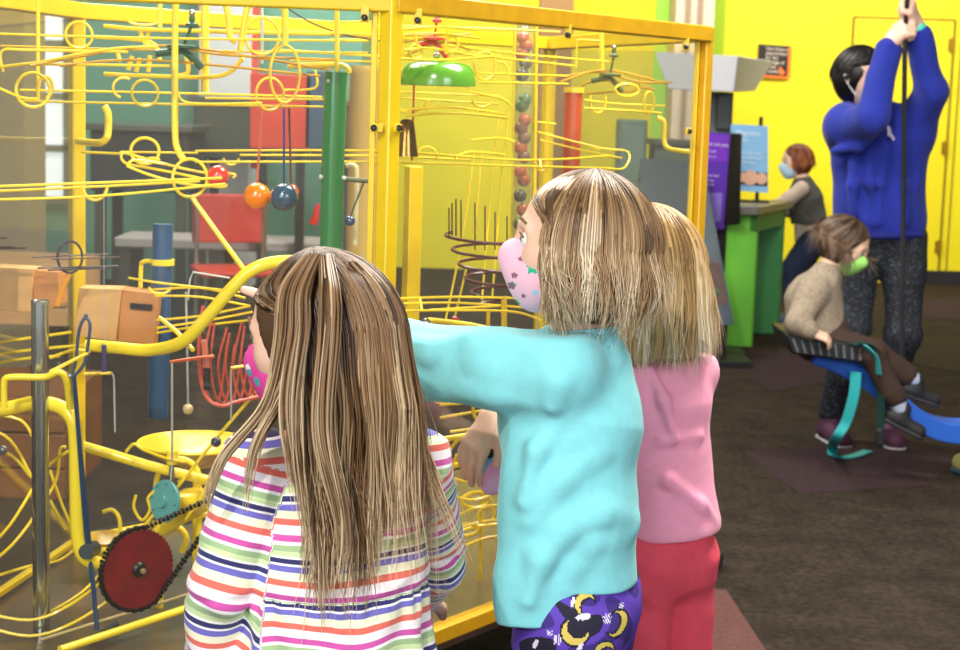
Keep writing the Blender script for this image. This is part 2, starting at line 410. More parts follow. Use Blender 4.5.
b = MB(); b.tube([f[2] - ex * (.28 * w_) + ez * (.30 * h_) + Vector((0, -.004, 0)), f[2] - ex * (.20 * w_) + ez * (.18 * h_) + Vector((0, -.004, 0)), f[2] - ex * (.14 * w_) + ez * (.08 * h_) + Vector((0, -.004, 0))], [.008, .016, .022], 8); b.build('orange_figure', mat('sign_orange', (0, 0, 0)), t)

# kiosk with pale hood
t = thing('exhibit_kiosk', 'tall grey exhibit kiosk with a pale overhanging hood beside the case', 'kiosk', (G(720, 350).x, 10.7, 0))
fr_ = [P(655, 52, 10.4), P(738, 56, 10.4), P(734, 92, 10.4), P(668, 89, 10.4)]; bk_ = [P(700, 57, 11.3), P(773, 61, 11.3), P(755, 91, 11.3), P(700, 89, 11.3)]
quad_prism(fr_, bk_).build('hood', mat('hood_white', (214, 214, 220), .5), t, bevel=.006)
fz = P(720, 92, 10.7).z; xa, xb = P(706, 110, 10.7).x, P(733, 110, 10.7).x
b = MB(); b.box(((xa + xb) / 2, 10.85, fz / 2), (xb - xa, .3, fz)); b.build('column', mat('kiosk_grey', (92, 100, 98), .5), t, bevel=.006)
b = MB(); b.box(((xa + xb) / 2 + .02, 10.68, fz - .12), ((xb - xa) * .5, .05, .22)); b.build('screen_box', mat('kiosk_dark', (52, 58, 60), .4), t, bevel=.004)
b = MB(); b.box(((xa + xb) / 2, 10.85, .03), (xb - xa + .25, .55, .06)); b.build('foot_plate', mat('kiosk_dark', (0, 0, 0)), t, bevel=.006)

# purple panel
t = thing('information_board', 'purple graphic panel in a thick black frame between the case and the green table', 'display panel', (P(718, 228, 9.3).x, 9.35, 0))
f = [P(697, 131, 9.3), P(731, 134, 9.3), P(725, 229, 9.3), P(700, 230, 9.3)]; f[3] = P(692, 230, 9.3)
quad_prism(f, [p + Vector((0, .02, 0)) for p in f]).build('panel_face', mat('panel_purple', (86, 34, 168), .4), t)
ex = (f[1] - f[0]).normalized(); ez = Vector((0, 0, 1)); pw = (f[1] - f[0]).length
for s_, z0, z1, mm in ((.0, .02, .30, mat('panel_violet', (112, 40, 190), .4)), (0, .62, .92, mat('panel_lilac', (134, 112, 206), .4))):
    q = [f[0].lerp(f[3], z0) + Vector((.012, -.003, 0)), f[1].lerp(f[2], z0) + Vector((-.012, -.003, 0)), f[1].lerp(f[2], z1) + Vector((-.012, -.003, 0)), f[0].lerp(f[3], z1) + Vector((.012, -.003, 0))]
    if z0 > .5: q = [q[0].lerp(q[1], .25), q[1].lerp(q[0], .1), q[2].lerp(q[3], .1), q[3].lerp(q[2], .3)]
    quad_prism(q, [p + Vector((0, .002, 0)) for p in q]).build('colour_field', mm, t)
for i, (tx, dz_, sz) in enumerate([('What can you', .13, .022), ('make it do', .20, .016), ('try a new path', .25, .012), ('Watch the balls', .44, .014), ('roll and drop', .49, .012), ('along the rails', .53, .012)]):
    text_obj('lettering', tx, f[0].lerp(f[3], dz_) + ex * .03 + Vector((0, -.007, 0)), ex, ez, sz * 1.15, mat('print_lilac_white', (232, 214, 250), .5), t)
q = [P(731, 133, 9.28), P(742, 134, 9.4), P(740, 224, 9.4), P(724, 226, 9.28)]
quad_prism(q, [p + Vector((.0, .09, 0)) for p in q]).build('frame_side', mat('frame_black', (18, 16, 20), .5), t, bevel=.003)
b = MB(); pz = P(728, 226, 9.4); b.box((pz.x - .03, 9.43, pz.z / 2), (.05, .05, pz.z)); b.box((pz.x - .03, 9.43, .015), (.3, .3, .03)); b.build('stand', mat('frame_black', (0, 0, 0)), t, bevel=.004)

# dark leaning reader rail
t = thing('information_board', 'dark blue leaning information panel on a black stand behind the blonde girl', 'display panel', (P(712, 350, 7.5).x, 9.1, 0))
f = [P(640, 158, 9.2), P(703, 163, 9.2), P(734, 324, 8.95), P(650, 330, 8.95)]
quad_prism(f, [p + Vector((0, .03, -.005)) for p in f]).build('panel_face', mat('panel_slate', (34, 58, 76), .35, noise=.15, nscale=6), t)
bil = lambda u, v: (f[0].lerp(f[1], u)).lerp(f[3].lerp(f[2], u), v) + Vector((0, -.006, .002))
q = [bil(.2, .60), bil(.97, .62), bil(.97, .88), bil(.2, .88)]; quad_prism(q, [p + Vector((0, .004, 0)) for p in q]).build('photo', mat('photo_brown', (70, 38, 30), .4, noise=.5, nscale=14), t)
b = MB(); b.tube([bil(.62, .72), bil(.78, .76), bil(.9, .82)], [.006, .02, .008], 6); b.build('photo_detail', mat('photo_green', (90, 120, 90), .4), t)
b = MB(); g = G(716, 358); b.bar((g.x, 9.1, .02), (g.x, 9.1, f[2].z + .02), .05); b.box((g.x + .02, 9.1, .015), (.26, .3, .03)); b.build('stand', mat('frame_black', (0, 0, 0)), t, bevel=.003)

# green table with the blue sign
g0, g1, g2 = G(716, 346), G(751, 347), G(779, 333); g3 = g0 + (g2 - g1); th = P(751, 214, g1.y).z
t = thing('activity_table', 'bright green open-sided activity table with grey top that the boy leans on', 'table', tuple(g1))
up = Vector((0, 0, 1)); m_g = mat('table_green_lit', (128, 226, 70), .5); m_g2 = mat('table_green_shaded', (64, 150, 78), .5)  # one green table: lit and shaded sides put into the colour
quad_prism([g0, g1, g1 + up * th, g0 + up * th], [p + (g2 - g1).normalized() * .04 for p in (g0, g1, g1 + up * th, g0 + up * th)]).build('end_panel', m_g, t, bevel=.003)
dn_ = (g1 - g0).normalized()
a0 = g2 - (g2 - g1).normalized() * .05
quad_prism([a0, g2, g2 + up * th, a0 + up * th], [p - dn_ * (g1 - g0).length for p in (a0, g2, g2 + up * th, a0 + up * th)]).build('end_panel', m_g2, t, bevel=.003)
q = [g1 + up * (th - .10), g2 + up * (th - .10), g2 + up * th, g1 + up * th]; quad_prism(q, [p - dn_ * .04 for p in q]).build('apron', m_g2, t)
q = [g0 + up * .02, g3 + up * .02, g3 + up * th, g0 + up * th]; quad_prism(q, [p + dn_ * .03 for p in q]).build('back_panel', mat('table_green_inner_shade', (40, 104, 60), .5), t)  # shade inside the opening painted as a darker green
ov = .10; c_ = (g0 + g1 + g2 + g3) / 4
q = [p + (p - c_).normalized() * ov for p in (g0, g1, g2, g3)]; quad_prism([p + up * th for p in q], [p + up * (th + .045) for p in q]).build('tabletop', mat('tabletop_grey', (120, 116, 110), .4), t, bevel=.004)
ty = 10.15
t2 = thing('standing_sign', 'pale blue sign with a photo strip on a black pole on the green table', 'sign', (P(752, 205, ty).x, ty, th + .045))
f = [P(731, 124, ty), P(768, 126, ty), P(768, 193, ty), P(731, 190, ty)]
quad_prism(f, [p + Vector((0, .015, 0)) for p in f]).build('panel_face', mat('sign_sky_blue', (134, 188, 232), .5), t2)
bil = lambda u, v: (f[0].lerp(f[1], u)).lerp(f[3].lerp(f[2], u), v) + Vector((0, -.004, 0))
q = [bil(.1, .70), bil(.98, .70), bil(.98, .90), bil(.1, .90)]; quad_prism(q, [p + Vector((0, .003, 0)) for p in q]).build('photo_strip', mat('photo_dark', (64, 40, 34), .5), t2)
for u_, w2 in ((.28, .03), (.52, .045), (.82, .035)):
    b = MB(); b.lathe(bil(u_, .79) + Vector((0, -.004, 0)), (0, 1, 0), [(0, 0), (w2, .001), (w2, .003)], 14); b.build('photo_hand', mat('photo_skin', (224, 176, 150), .5), t2)
for i, (tx, v_, sz) in enumerate([('Magnetic', .16, .042), ('blocks', .25, .030), ('Build a wall track', .44, .022), ('and let gravity pull', .51, .022), ('the ball down', .58, .022)]):
    text_obj('lettering', tx, bil(.12, v_), (f[1] - f[0]), (0, 0, 1), sz, mat('sign_cloud', (236, 244, 250), .5), t2)
b = MB(); b.cyl((P(762, 117, ty).x, ty + .03, th + .045), (P(762, 117, ty).x, ty + .03, P(762, 117, ty).z), .012, n=10); b.box((P(755, 205, ty).x, ty + .03, th + .05), (.16, .12, .012)); b.build('pole', mat('frame_black', (0, 0, 0)), t2)

# ================================================================== BEHIND THE CASE, LEFT
b = MB(); xa, xb = P(-40, 100, 8.2).x, P(24, 100, 8.2).x; b.box(((xa + xb) / 2, 8.4, 1.8), (xb - xa, .4, 3.6)); struct('trim_6', b, mat('pillar_sand', (182, 164, 130), .8))
w1 = MB(); xa, xb = P(30, 60, 12.1).x, P(66, 60, 12.1).x; z0, z1 = P(40, 200, 12.1).z, P(40, -10, 12.1).z
w1.box(((xa + xb) / 2, 12.18, (z0 + z1) / 2), (xb - xa, .04, z1 - z0)); win = struct('window_1', w1, mat('window_bright', (226, 234, 240), .3, emit=.9))
b = MB()
for z_ in np.linspace(z0, z1, 5): b.box(((xa + xb) / 2, 12.14, z_), (xb - xa + .06, .05, .05))
for x_ in (xa, xb): b.box((x_, 12.14, (z0 + z1) / 2), (.05, .05, z1 - z0))
b.build('window_frame', mat('window_grey', (120, 120, 118), .6), win)
t = thing('storage_cabinet', 'white and red cabinet standing far behind the case, left of the green cylinder', 'cabinet', (P(228, 70, 11.9).x, 12.0, 0))
xc = P(228, 70, 11.9).x
b = MB(); b.box((xc, 11.95, 1.05), (.36, .4, 2.1)); b.build('body', mat('machine_white', (206, 208, 212), .5), t, bevel=.01)
b = MB(); b.box((xc, 11.79, 1.93), (.38, .03, .12)); b.box((xc + .2, 11.80, 1.4), (.05, .04, 1.1)); b.build('red_trim', mat('machine_red', (210, 70, 50), .5), t, bevel=.004)
b = MB(); b.box((xc, 11.78, .75), (.32, .02, 1.0)); b.build('lower_panel', mat('machine_grey', (84, 88, 80), .5), t, bevel=.004)
t = thing('red_screen_board', 'orange-red backdrop board beyond the case behind the pendulum balls', 'board', (P(280, 140, 9.5).x, 9.6, 0))
f = [P(250, 73, 9.5), P(311, 76, 9.5), P(309, 149, 9.5), P(250, 148, 9.5)]; quad_prism(f, [p + Vector((0, .06, 0)) for p in f]).build('panel', mat('board_red', (216, 62, 36), .5, noise=.15, nscale=4), t, bevel=.004)
b = MB(); b.box((P(316, 110, 9.5).x, 9.54, P(316, 110, 9.5).z), (.11, .08, .42)); b.build('side_panel', mat('board_blue', (60, 84, 110), .5), t)
for px in (262, 300): b = MB(); b.box((P(px, 150, 9.5).x, 9.54, P(280, 149, 9.5).z / 2), (.05, .05, P(280, 149, 9.5).z)); b.build('leg', mat('frame_black', (0, 0, 0)), t)
# dark counter units and red chair beyond
for k_, (p0, p1, y_, hh, cc, lab) in enumerate([(90, 188, 10.2, 1.12, (44, 46, 42), 'dark exhibit counter left of the blue upright cylinder, far behind the case'), (193, 345, 10.9, 1.30, (56, 62, 50), 'olive exhibit counter under the red board, far behind the case')]):
    xa, xb = P(p0, 150, y_).x, P(p1, 150, y_).x; t = thing('exhibit_counter', lab, 'counter', ((xa + xb) / 2, y_ + .3, 0))
    b = MB(); b.box(((xa + xb) / 2, y_ + .3, hh - .18), (xb - xa, .6, .36)); b.build('cabinet', mat('counter_%d' % k_, cc, .6, noise=.2, nscale=3), t, bevel=.01)
    b = MB(); b.box(((xa + xb) / 2, y_ + .3, hh + .02), (xb - xa + .06, .66, .04)); b.build('worktop', mat('counter_top', (80, 82, 74), .4), t, bevel=.005)
    for sx in (-1, 1):
        for sy in (-1, 1): b = MB(); b.box(((xa + xb) / 2 + sx * ((xb - xa) / 2 - .05), y_ + .3 + sy * .24, (hh - .36) / 2), (.06, .06, hh - .36)); b.build('leg', mat('counter_leg', (70, 66, 50), .6), t)
def chair(px, y_, col, lab, rz):
    c = P(px, 200, y_); t = thing('chair', lab, 'chair', (c.x, y_, 0)); mm = mat('chair_%d_%d_%d' % col, col, .5); X = Vector((math.cos(rz), math.sin(rz), 0)); Y_ = Vector((-math.sin(rz), math.cos(rz), 0)); o = Vector((c.x, y_, 0)); Z = Vector((0, 0, 1))
    b = MB(); b.obox(o + Z * .44, (X * .21, Y_ * .21, Z * .015)); b.build('seat', mm, t, bevel=.01)
    b = MB(); b.obox(o + Z * .70 + Y_ * .20, (X * .20, Y_ * .015, Z * .13)); b.build('backrest', mm, t, bevel=.01)
    for sx in (-1, 1):
        for sy in (-1, 1):
            b = MB(); b.cyl(o + X * .18 * sx + Y_ * .18 * sy, o + X * .18 * sx + Y_ * .18 * sy + Z * (.44 if sy < 0 else .8), .012, n=8); b.build('leg', mat('chrome', (200, 200, 205), .25, metal=1), t)
chair(236, 8.9, (196, 48, 36), 'red chair in front of the olive counter, beyond the pendulum balls', .3)
# brass column
t = thing('brass_column', 'tall polished brass column behind the case beside the corner post', 'column', (P(368, 150, 8.6).x, 8.6, 0))
c = P(368, 150, 8.6); b = MB(); zt = P(368, 66, 8.6).z
b.lathe((c.x, 8.6, 0), (0, 0, 1), [(0, 0), (.16, 0), (.16, .05), (.105, .06), (.10, .2), (.10, zt - .05), (.108, zt - .03), (.108, zt), (0, zt)], 32); b.build('column_body', mat('brass', (232, 190, 96), .35, metal=.0, coat=.6), t)
# brown cladding pillar
b = MB(); xa, xb = P(538, 80, 12.6).x, P(571, 80, 12.6).x; b.box(((xa + xb) / 2, 12.8, 1.8), (xb - xa, .4, 3.6)); struct('trim_7', b, mat('pillar_umber', (150, 112, 70), .8, noise=.1, nscale=5))
# grey cabinet seen through the case
t = thing('locker', 'grey-green tall locker standing behind the case, left of the corner post', 'locker', (P(634, 150, 9.8).x, 10.0, 0))
zt = P(634, 120, 9.8).z; xa, xb = P(620, 150, 9.8).x, P(647, 150, 9.8).x
b = MB(); b.box(((xa + xb) / 2, 10.0, zt / 2), (xb - xa, .35, zt)); b.build('body', mat('locker_grey', (100, 124, 112), .5), t, bevel=.008)
b = MB(); b.box(((xa + xb) / 2, 9.815, zt / 2), (xb - xa - .03, .02, zt - .08)); d_ = b.build('door', mat('locker_door', (110, 134, 122), .5), t, bevel=.004)
b = MB(); b.box((xb - .04, 9.8, 1.0), (.015, .03, .12)); b.build('handle', mat('chrome', (0, 0, 0)), d_)
t = thing('display_counter', 'long grey-green counter behind the case beside the locker', 'counter', (P(672, 150, 10.1).x, 10.1, 0))
xa, xb = P(651, 150, 10.1).x, P(690, 150, 10.1).x; zt = P(660, 145, 9.9).z
b = MB(); b.box(((xa + xb) / 2, 10.1, zt / 2), (xb - xa, .3, zt)); b.build('cabinet', mat('counter_sage', (94, 112, 96), .6), t, bevel=.006)
b = MB(); b.box(((xa + xb) / 2, 10.1, zt + .015), (xb - xa + .04, .36, .03)); b.build('worktop', mat('counter_top', (0, 0, 0)), t)
# dark figure-like reflections are left to the glass; low bench of pale cushions seen left
t = thing('bench', 'low grey bench with a pale top seen through the left of the case', 'bench', (P(130, 230, 9.2).x, 9.3, 0))
xa, xb = P(95, 230, 9.2).x, P(320, 230, 9.2).x
b = MB(); b.box(((xa + xb) / 2, 9.3 + .6, .50), (xb - xa, .45, .06)); b.build('seat', mat('bench_grey', (168, 160, 158), .6), t, bevel=.01)
for px in (105, 205, 305): b = MB(); b.box((P(px, 230, 9.2).x, 9.9, .235), (.06, .4, .47)); b.build('leg', mat('counter_leg', (0, 0, 0)), t)
# wooden crates outside at left
for k_, (p0, p1, y_, z0, z1, lab) in enumerate([(-90, 68, 6.4, 268, 322, 'long pale wooden crate at the far left, behind the upright steel tube'), (-60, 66, 5.6, 398, 500, 'brown wooden box low at the far left, behind the curved yellow rails')]):
    a, c = P(p0, z1, y_), P(p1, z0, y_); t = thing('wooden_crate', lab, 'crate', ((a.x + c.x) / 2, y_ + .3, 0)); mm = mat('wood_pine' if k_ == 0 else 'wood_brown', (214, 164, 104) if k_ == 0 else (132, 80, 36), .6, noise=.18, nscale=9)
    for j in range(3):
        b = MB(); zz = a.z + (c.z - a.z) * (j + .5) / 3; b.box(((a.x + c.x) / 2, y_, zz), (c.x - a.x, .03, (c.z - a.z) / 3 - .008)); b.build('board', mm, t, bevel=.003)
    b = MB(); b.box(((a.x + c.x) / 2, y_ + .3, (a.z + c.z) / 2), (c.x - a.x - .02, .56, c.z - a.z)); b.build('box', mm, t)
    for x_ in (a.x + .06, c.x - .06): 
        for yy in (.06, .5): b = MB(); b.box((x_, y_ + yy, a.z / 2), (.05, .05, a.z)); b.build('leg', mat('counter_leg', (0, 0, 0)), t)
# ================================================================== THE GLASS CASE
m_fr = mat('case_yellow_enamel', (224, 190, 20), .38, coat=.3, noise=.05, nscale=14)
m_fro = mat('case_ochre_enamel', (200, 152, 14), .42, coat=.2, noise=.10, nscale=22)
m_y = mat('rail_yellow', (252, 220, 44), .35, coat=.4)
m_yb = mat('pipe_yellow', (254, 226, 50), .32, coat=.5)
C0 = Vector((-.165, 2.9, 0)); C1 = Vector((.478, 3.80, 0)); C2 = Vector((.17, 4.75, 0)); C3 = Vector((P(77, 200, 3.62).x, 3.62, 0)); C4 = Vector((-.98, 2.76, 0))
RING = [C0, C1, C2, C3, C4]; ZB, ZT = .38, 1.552
case = thing('display_case', 'yellow steel framed glass case holding the rolling ball machine', 'display case', (-.3, 3.5, 0))
def zt_(p): return ZT
for i in range(5):
    a, b_ = RING[i], RING[(i + 1) % 5]; d = (b_ - a).normalized(); nrm_ = Vector((d.y, -d.x, 0))
    for z, nm in ((ZT - .017, 'top_rail'), (ZB + .015, 'bottom_rail')):
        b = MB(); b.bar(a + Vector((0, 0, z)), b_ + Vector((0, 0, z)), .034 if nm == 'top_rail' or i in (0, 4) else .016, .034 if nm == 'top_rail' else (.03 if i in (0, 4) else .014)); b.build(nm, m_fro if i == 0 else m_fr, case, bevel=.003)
    ins = .026; b = MB(); pa, pb = a + d * ins - nrm_ * .002, b_ - d * ins - nrm_ * .002
    b.bar(pa + Vector((0, 0, (ZB + ZT) / 2)), pb + Vector((0, 0, (ZB + ZT) / 2)), .005, ZT - ZB - .06); b.build('glass_pane', glass_mat(), case, smooth=False)
    for e, s_ in ((a, 1), (b_, -1)):      # inner angle strips that hold the pane
        if i not in (0, 4): continue
        b = MB(); p = e + d * (s_ * .027) - nrm_ * .006; b.bar(p + Vector((0, 0, ZB + .03)), p + Vector((0, 0, ZT - .034)), .017, .010); b.build('glazing_strip', m_fr, case, bevel=.0015)
for k_, p in enumerate(RING):
    b = MB()
    a_ = math.atan2(.79, .613) if k_ < 2 else .6
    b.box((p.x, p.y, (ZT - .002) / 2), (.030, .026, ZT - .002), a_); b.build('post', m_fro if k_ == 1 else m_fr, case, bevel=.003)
    b = MB(); b.box((p.x, p.y, .012), (.09, .09, .024), a_); b.build('foot', mat('rubber_dark', (0, 0, 0)), case, bevel=.003)
b = MB(); b.add([p + Vector((0, 0, ZB + .0)) for p in RING] + [p + Vector((0, 0, ZB - .02)) for p in RING], [(0, 1, 2, 3, 4), (9, 8, 7, 6, 5)] + [(i, 5 + i, 5 + (i + 1) % 5, (i + 1) % 5) for i in range(5)])
b.build('base_tray', mat('tray_umber', (88, 72, 58), .35, noise=.2, nscale=9, coat=.3), case, smooth=False)
# clips with black screws on the posts and under the top rails
dR = (C1 - C0).normalized(); dL = (C4 - C0).normalized()
def clip(p, along, up_):
    b = MB(); q = p; b.bar(q, q + along * .020, .004, .014) if not up_ else b.bar(q, q - Vector((0, 0, .026)), .014, .004, up=(0, 1, 0)); o = b.build('clip', m_fr, case, bevel=.001)
    e = q + along * .015 if not up_ else q - Vector((0, 0, .019)); b = MB(); b.lathe(e + Vector((0, -.0055, 0)), (0, -1, 0), [(.0055, 0), (.0055, .003), (.003, .005), (0, .005)], 12); b.build('screw', mat('screw_black', (20, 18, 18), .3), o)
clip(P(383, 128, 2.875), dL, False); clip(P(394, 128, 2.885), dR, False); clip(P(365, 6, 2.87), dL, True); clip(P(418, 9, 2.93), dR, True)
clip(P(568, 25, 3.32), dR, True); clip(P(686, 38, 3.70), dR, True); clip(P(686, 131, 3.70) + dR * 0, dR, False)

# ------------------------------------------------------------------ rolling ball machine inside
CG = 'ball tracks in the glass case'
base_z = Vector((0, 0, ZB))
def rod(b, pts, r, sm=0, n=7): b.tube(smooth_path(pts, sm) if sm else pts, r, n)
def track(label, rails, r=.0022, hoops=(), ties=(), posts=(), group=CG, m=None):
    """rails: lists of (px,py,Y) points; hoops (px,py,Y,rx_px,ry_px[,tilt]); ties pairs of points; posts thicker members (pts, r)"""
    m = m or m_y; p0 = P(*rails[0][0]); t = thing('ball_track', label, 'track', (p0.x, p0.y, p0.z - .005), group)
    for rl in rails:
        b = MB(); rod(b, [P(*q) for q in rl], r, 5 if len(rl) > 2 else 0); b.build('rail', m, t)
    for h in hoops:
        px, py, Y, rx, ry = h[:5]; a0, a1 = h[5:7] if len(h) > 5 else (0, 360); s_ = Y / FPX; c = P(px, py, Y); N = 26; full = a1 - a0 >= 359
        pts = [c + Vector((math.cos(math.radians(a0 + (a1 - a0) * k / N)) * rx * s_, math.cos(math.radians(a0 + (a1 - a0) * k / N)) * rx * s_ * .45, math.sin(math.radians(a0 + (a1 - a0) * k / N)) * ry * s_)) for k in range(N if full else N + 1)]
        b = MB(); b.tube(pts, r * 1.15, 7, closed=full); b.build('support_hoop', m, t)
    for tt in ties:
        b = MB(); rod(b, [P(*q) for q in tt], r * 1.1, 5 if len(tt) > 2 else 0); b.build('cross_tie', m, t)
    for pts, pr in posts:
        b = MB(); rod(b, [P(*q) for q in pts], pr, 6 if len(pts) > 2 else 0, 10); b.build('support_tube', m_yb, t)
    return t

track('long straight twin track high at the left, level just under the top rail', [[(-30, 33, 3.10), (150, 38, 3.12), (368, 41, 3.14)], [(-30, 45, 3.14), (150, 50, 3.16), (368, 53, 3.18)]],
      hoops=[(79, 35, 3.12, 12, 13), (262, 36, 3.15, 16, 18), (143, 20, 3.2, 14, 5, 180, 360)], posts=[([(38, -12, 3.1), (38, 100, 3.1)], .0035), ([(225, 2, 3.15), (229, 20, 3.15), (230, 36, 3.15), (236, 42, 3.15)], .006)])
track('crossed upper track that climbs from far left to the dark green spinner', [[(-20, 69, 3.0), (40, 62, 3.02), (80, 54, 3.04), (120, 48, 3.05), (158, 47, 3.06)], [(3, 72, 3.05), (2, 51, 3.05), (30, 50, 3.05), (128, 52, 3.08)], [(40, 64, 3.05), (170, 66, 3.1)], [(-10, 84, 3.0), (20, 97, 3.02), (38, 99, 3.03)]],
      r=.0026, hoops=[(33, 90, 3.03, 15, 17), (46, 87, 3.06, 6, 10, -90, 180)])
track('twin track below the spinner running level past the green cylinder', [[(20, 90, 3.2), (170, 93, 3.22), (322, 97, 3.25)], [(18, 101, 3.15), (160, 104, 3.17), (334, 107, 3.2)], [(178, 92, 3.1), (190, 103, 3.1), (262, 103, 3.1)], [(205, 98, 3.12), (345, 100, 3.16)]],
      hoops=[(145, 93, 3.15, 12, 13), (124, 88, 3.2, 10, 10, 60, 250), (270, 94, 3.18, 13, 16), (285, 74, 3.12, 14, 28)], posts=[([(205, -5, 3.3), (205, 92, 3.3)], .008), ([(285, -5, 3.12), (285, 46, 3.12)], .006), ([(240, 52, 3.2), (248, 6, 3.2), (258, 4, 3.2), (285, 6, 3.2)], .006)])
track('yellow twin bars with short brackets hanging right of the back post', [[(104, 26, 3.4), (160, 30, 3.38), (330, 34, 3.36)], [(104, 74, 3.3), (150, 76, 3.3), (220, 76, 3.28), (243, 58, 3.26)], [(95, 37, 3.42), (150, 42, 3.42), (160, 60, 3.42)]], r=.0042,
      ties=[[(160, 4, 3.4), (160, 27, 3.4)], [(139, 29, 3.4), (144, 42, 3.4), (150, 46, 3.4)], [(149, 29, 3.4), (146, 44, 3.4)], [(117, 52, 3.35), (120, 62, 3.35)], [(140, 58, 3.3), (136, 72, 3.3)], [(186, 56, 3.3), (188, 72, 3.3), (178, 76, 3.3)], [(150, 55, 3.3), (148, 72, 3.3)], [(132, 56, 3.3), (128, 70, 3.3)]])
track('short rails between the two hanging loops and the green cylinder', [[(278, 30, 3.5), (380, 35, 3.5)], [(330, 22, 3.55), (380, 22, 3.55)], [(330, 40, 3.6), (395, 39, 3.6)], [(280, 50, 3.6), (390, 57, 3.6)], [(290, 60, 3.6), (390, 62, 3.6)], [(315, 70, 3.4), (315, 88, 3.4), (282, 90, 3.4)]], r=.0025)
# big green spinner hub
def spinner(px, py, Y, label, sc, col, arms, tops):
    t = thing('track_spinner', label, 'spinner', tuple(P(px, py, Y)), 'pivoting track spinners')
    mm = mat('spinner_%d_%d_%d' % col, col, .4); c = P(px, py, Y); s_ = Y / FPX
    b = MB(); b.lathe(c, (0, 0, 1), [(0, -.002), (.030 * sc, 0), (.030 * sc, .004), (.008, .007), (0, .007)], 22); b.tube([c + Vector((-.05 * sc, 0, -.012)), c + Vector((0, 0, -.004)), c + Vector((.02 * sc, 0, -.02)), c + Vector((.035 * sc, 0, -.035))], .007 * sc, 8); b.build('hub', mm, t)
    b = MB(); q = P(*tops, Y); b.cyl(c, q, .003 * sc); b.lathe(q, (0, 0, 1), [(0, -.006), (.012 * sc, -.004), (.012 * sc, 0), (.005, .004), (.006, .010), (.004, .016), (0, .018)], 14); b.build('pivot_pin', mm, t)
    b = MB(); b.ball(q + Vector((0, 0, .02 * sc)), .006 * sc, 12); b.build('pin_cap', mat('chrome', (0, 0, 0)), t)
    for a in arms: b = MB(); rod(b, [P(*w) for w in a], .0024, 5 if len(a) > 2 else 0); b.build('arm_rail', mat('rail_ochre', (200, 150, 20), .35, coat=.4), t)
spinner(183, 48, 3.15, 'dark green pivoting spinner with long tilting rails at upper left', 1.0, (26, 82, 58), [[(30, 66, 3.0), (120, 50, 3.1), (185, 47, 3.15), (330, 70, 3.2)], [(60, 66, 3.05), (150, 60, 3.12), (320, 76, 3.22)], [(200, 52, 3.15), (240, 56, 3.15), (340, 60, 3.2)]], (192, 24))
spinner(610, 76, 3.9, 'small grey green pivoting spinner at the right end of the case', .85, (92, 102, 60), [[(560, 82, 3.8), (606, 70, 3.9), (668, 84, 3.9)], [(566, 76, 3.85), (600, 72, 3.9), (640, 82, 3.9), (672, 82, 3.9)], [(575, 90, 3.9), (600, 80, 3.9), (655, 90, 3.9)], [(585, 94, 3.9), (610, 92, 3.9), (636, 90, 3.9), (640, 78, 3.9)]], (614, 55))
spinner(434, 40, 3.5, 'red pivoting spinner above the green bell', .8, (206, 62, 40), [[(396, 44, 3.5), (434, 38, 3.5), (470, 50, 3.6)], [(404, 56, 3.5), (436, 44, 3.5), (460, 42, 3.5)], [(390, 36, 3.5), (470, 34, 3.6)]], (437, 20))
# middle level long tracks
track('long level twin track at half height from the zigzag to the right end', [[(195, 151, 3.35), (380, 151, 3.4), (520, 160, 3.45), (608, 156, 3.66)], [(195, 162, 3.3), (380, 162, 3.35), (520, 166, 3.4), (600, 168, 3.62), (624, 168, 3.66), (628, 152, 3.70), (600, 148, 3.70), (545, 134, 3.7)], [(240, 155, 3.45), (380, 156, 3.45), (470, 160, 3.5)], [(120, 152, 3.4), (198, 153, 3.4)], [(540, 140, 3.7), (590, 152, 3.7), (622, 158, 3.7)]],
      hoops=[(231, 158, 3.35, 7, 7, 180, 360), (427, 158, 3.42, 10, 11, 0, 180), (542, 163, 3.45, 6, 8, 180, 360), (408, 100, 3.3, 16, 12, 180, 360)], ties=[[(540, 160, 3.45), (541, 168, 3.42)], [(455, 158, 3.45), (470, 152, 3.5), (505, 155, 3.5)]])
track('double rail sloping gently up from the far left below the zigzag', [[(-20, 187, 2.95), (120, 182, 3.0), (222, 178, 3.05)], [(-20, 192, 2.98), (110, 186, 3.02), (200, 181, 3.06)], [(-20, 200, 2.93), (100, 196, 2.98), (225, 184, 3.03)]], hoops=[(95, 186, 2.98, 11, 14, 180, 360)], r=.0024)
track('zigzag switchback track carrying the red ball', [[(121, 158, 3.1), (125, 153, 3.1), (150, 160, 3.1), (200, 172, 3.1), (233, 174, 3.1), (233, 178, 3.1)], [(121, 158, 3.1), (128, 164, 3.1), (160, 170, 3.08), (200, 178, 3.07)], [(127, 166, 3.05), (150, 175, 3.05), (185, 184, 3.05), (222, 187, 3.05), (226, 184, 3.05)], [(127, 166, 3.05), (135, 160, 3.06), (165, 164, 3.06)], [(145, 160, 3.1), (152, 158, 3.1), (160, 160, 3.1)], [(82, 152, 3.25), (122, 154, 3.15)]],
      hoops=[(145, 151, 3.1, 13, 13), (190, 178, 3.06, 16, 19), (212, 176, 3.08, 4, 8, 180, 360)], posts=[([(176, -5, 3.1), (175, 30, 3.1), (175, 130, 3.1), (178, 150, 3.1), (184, 160, 3.1)], .006), ([(191, 196, 3.05), (218, 234, 3.03), (246, 272, 3.0)], .0046)], r=.0026)
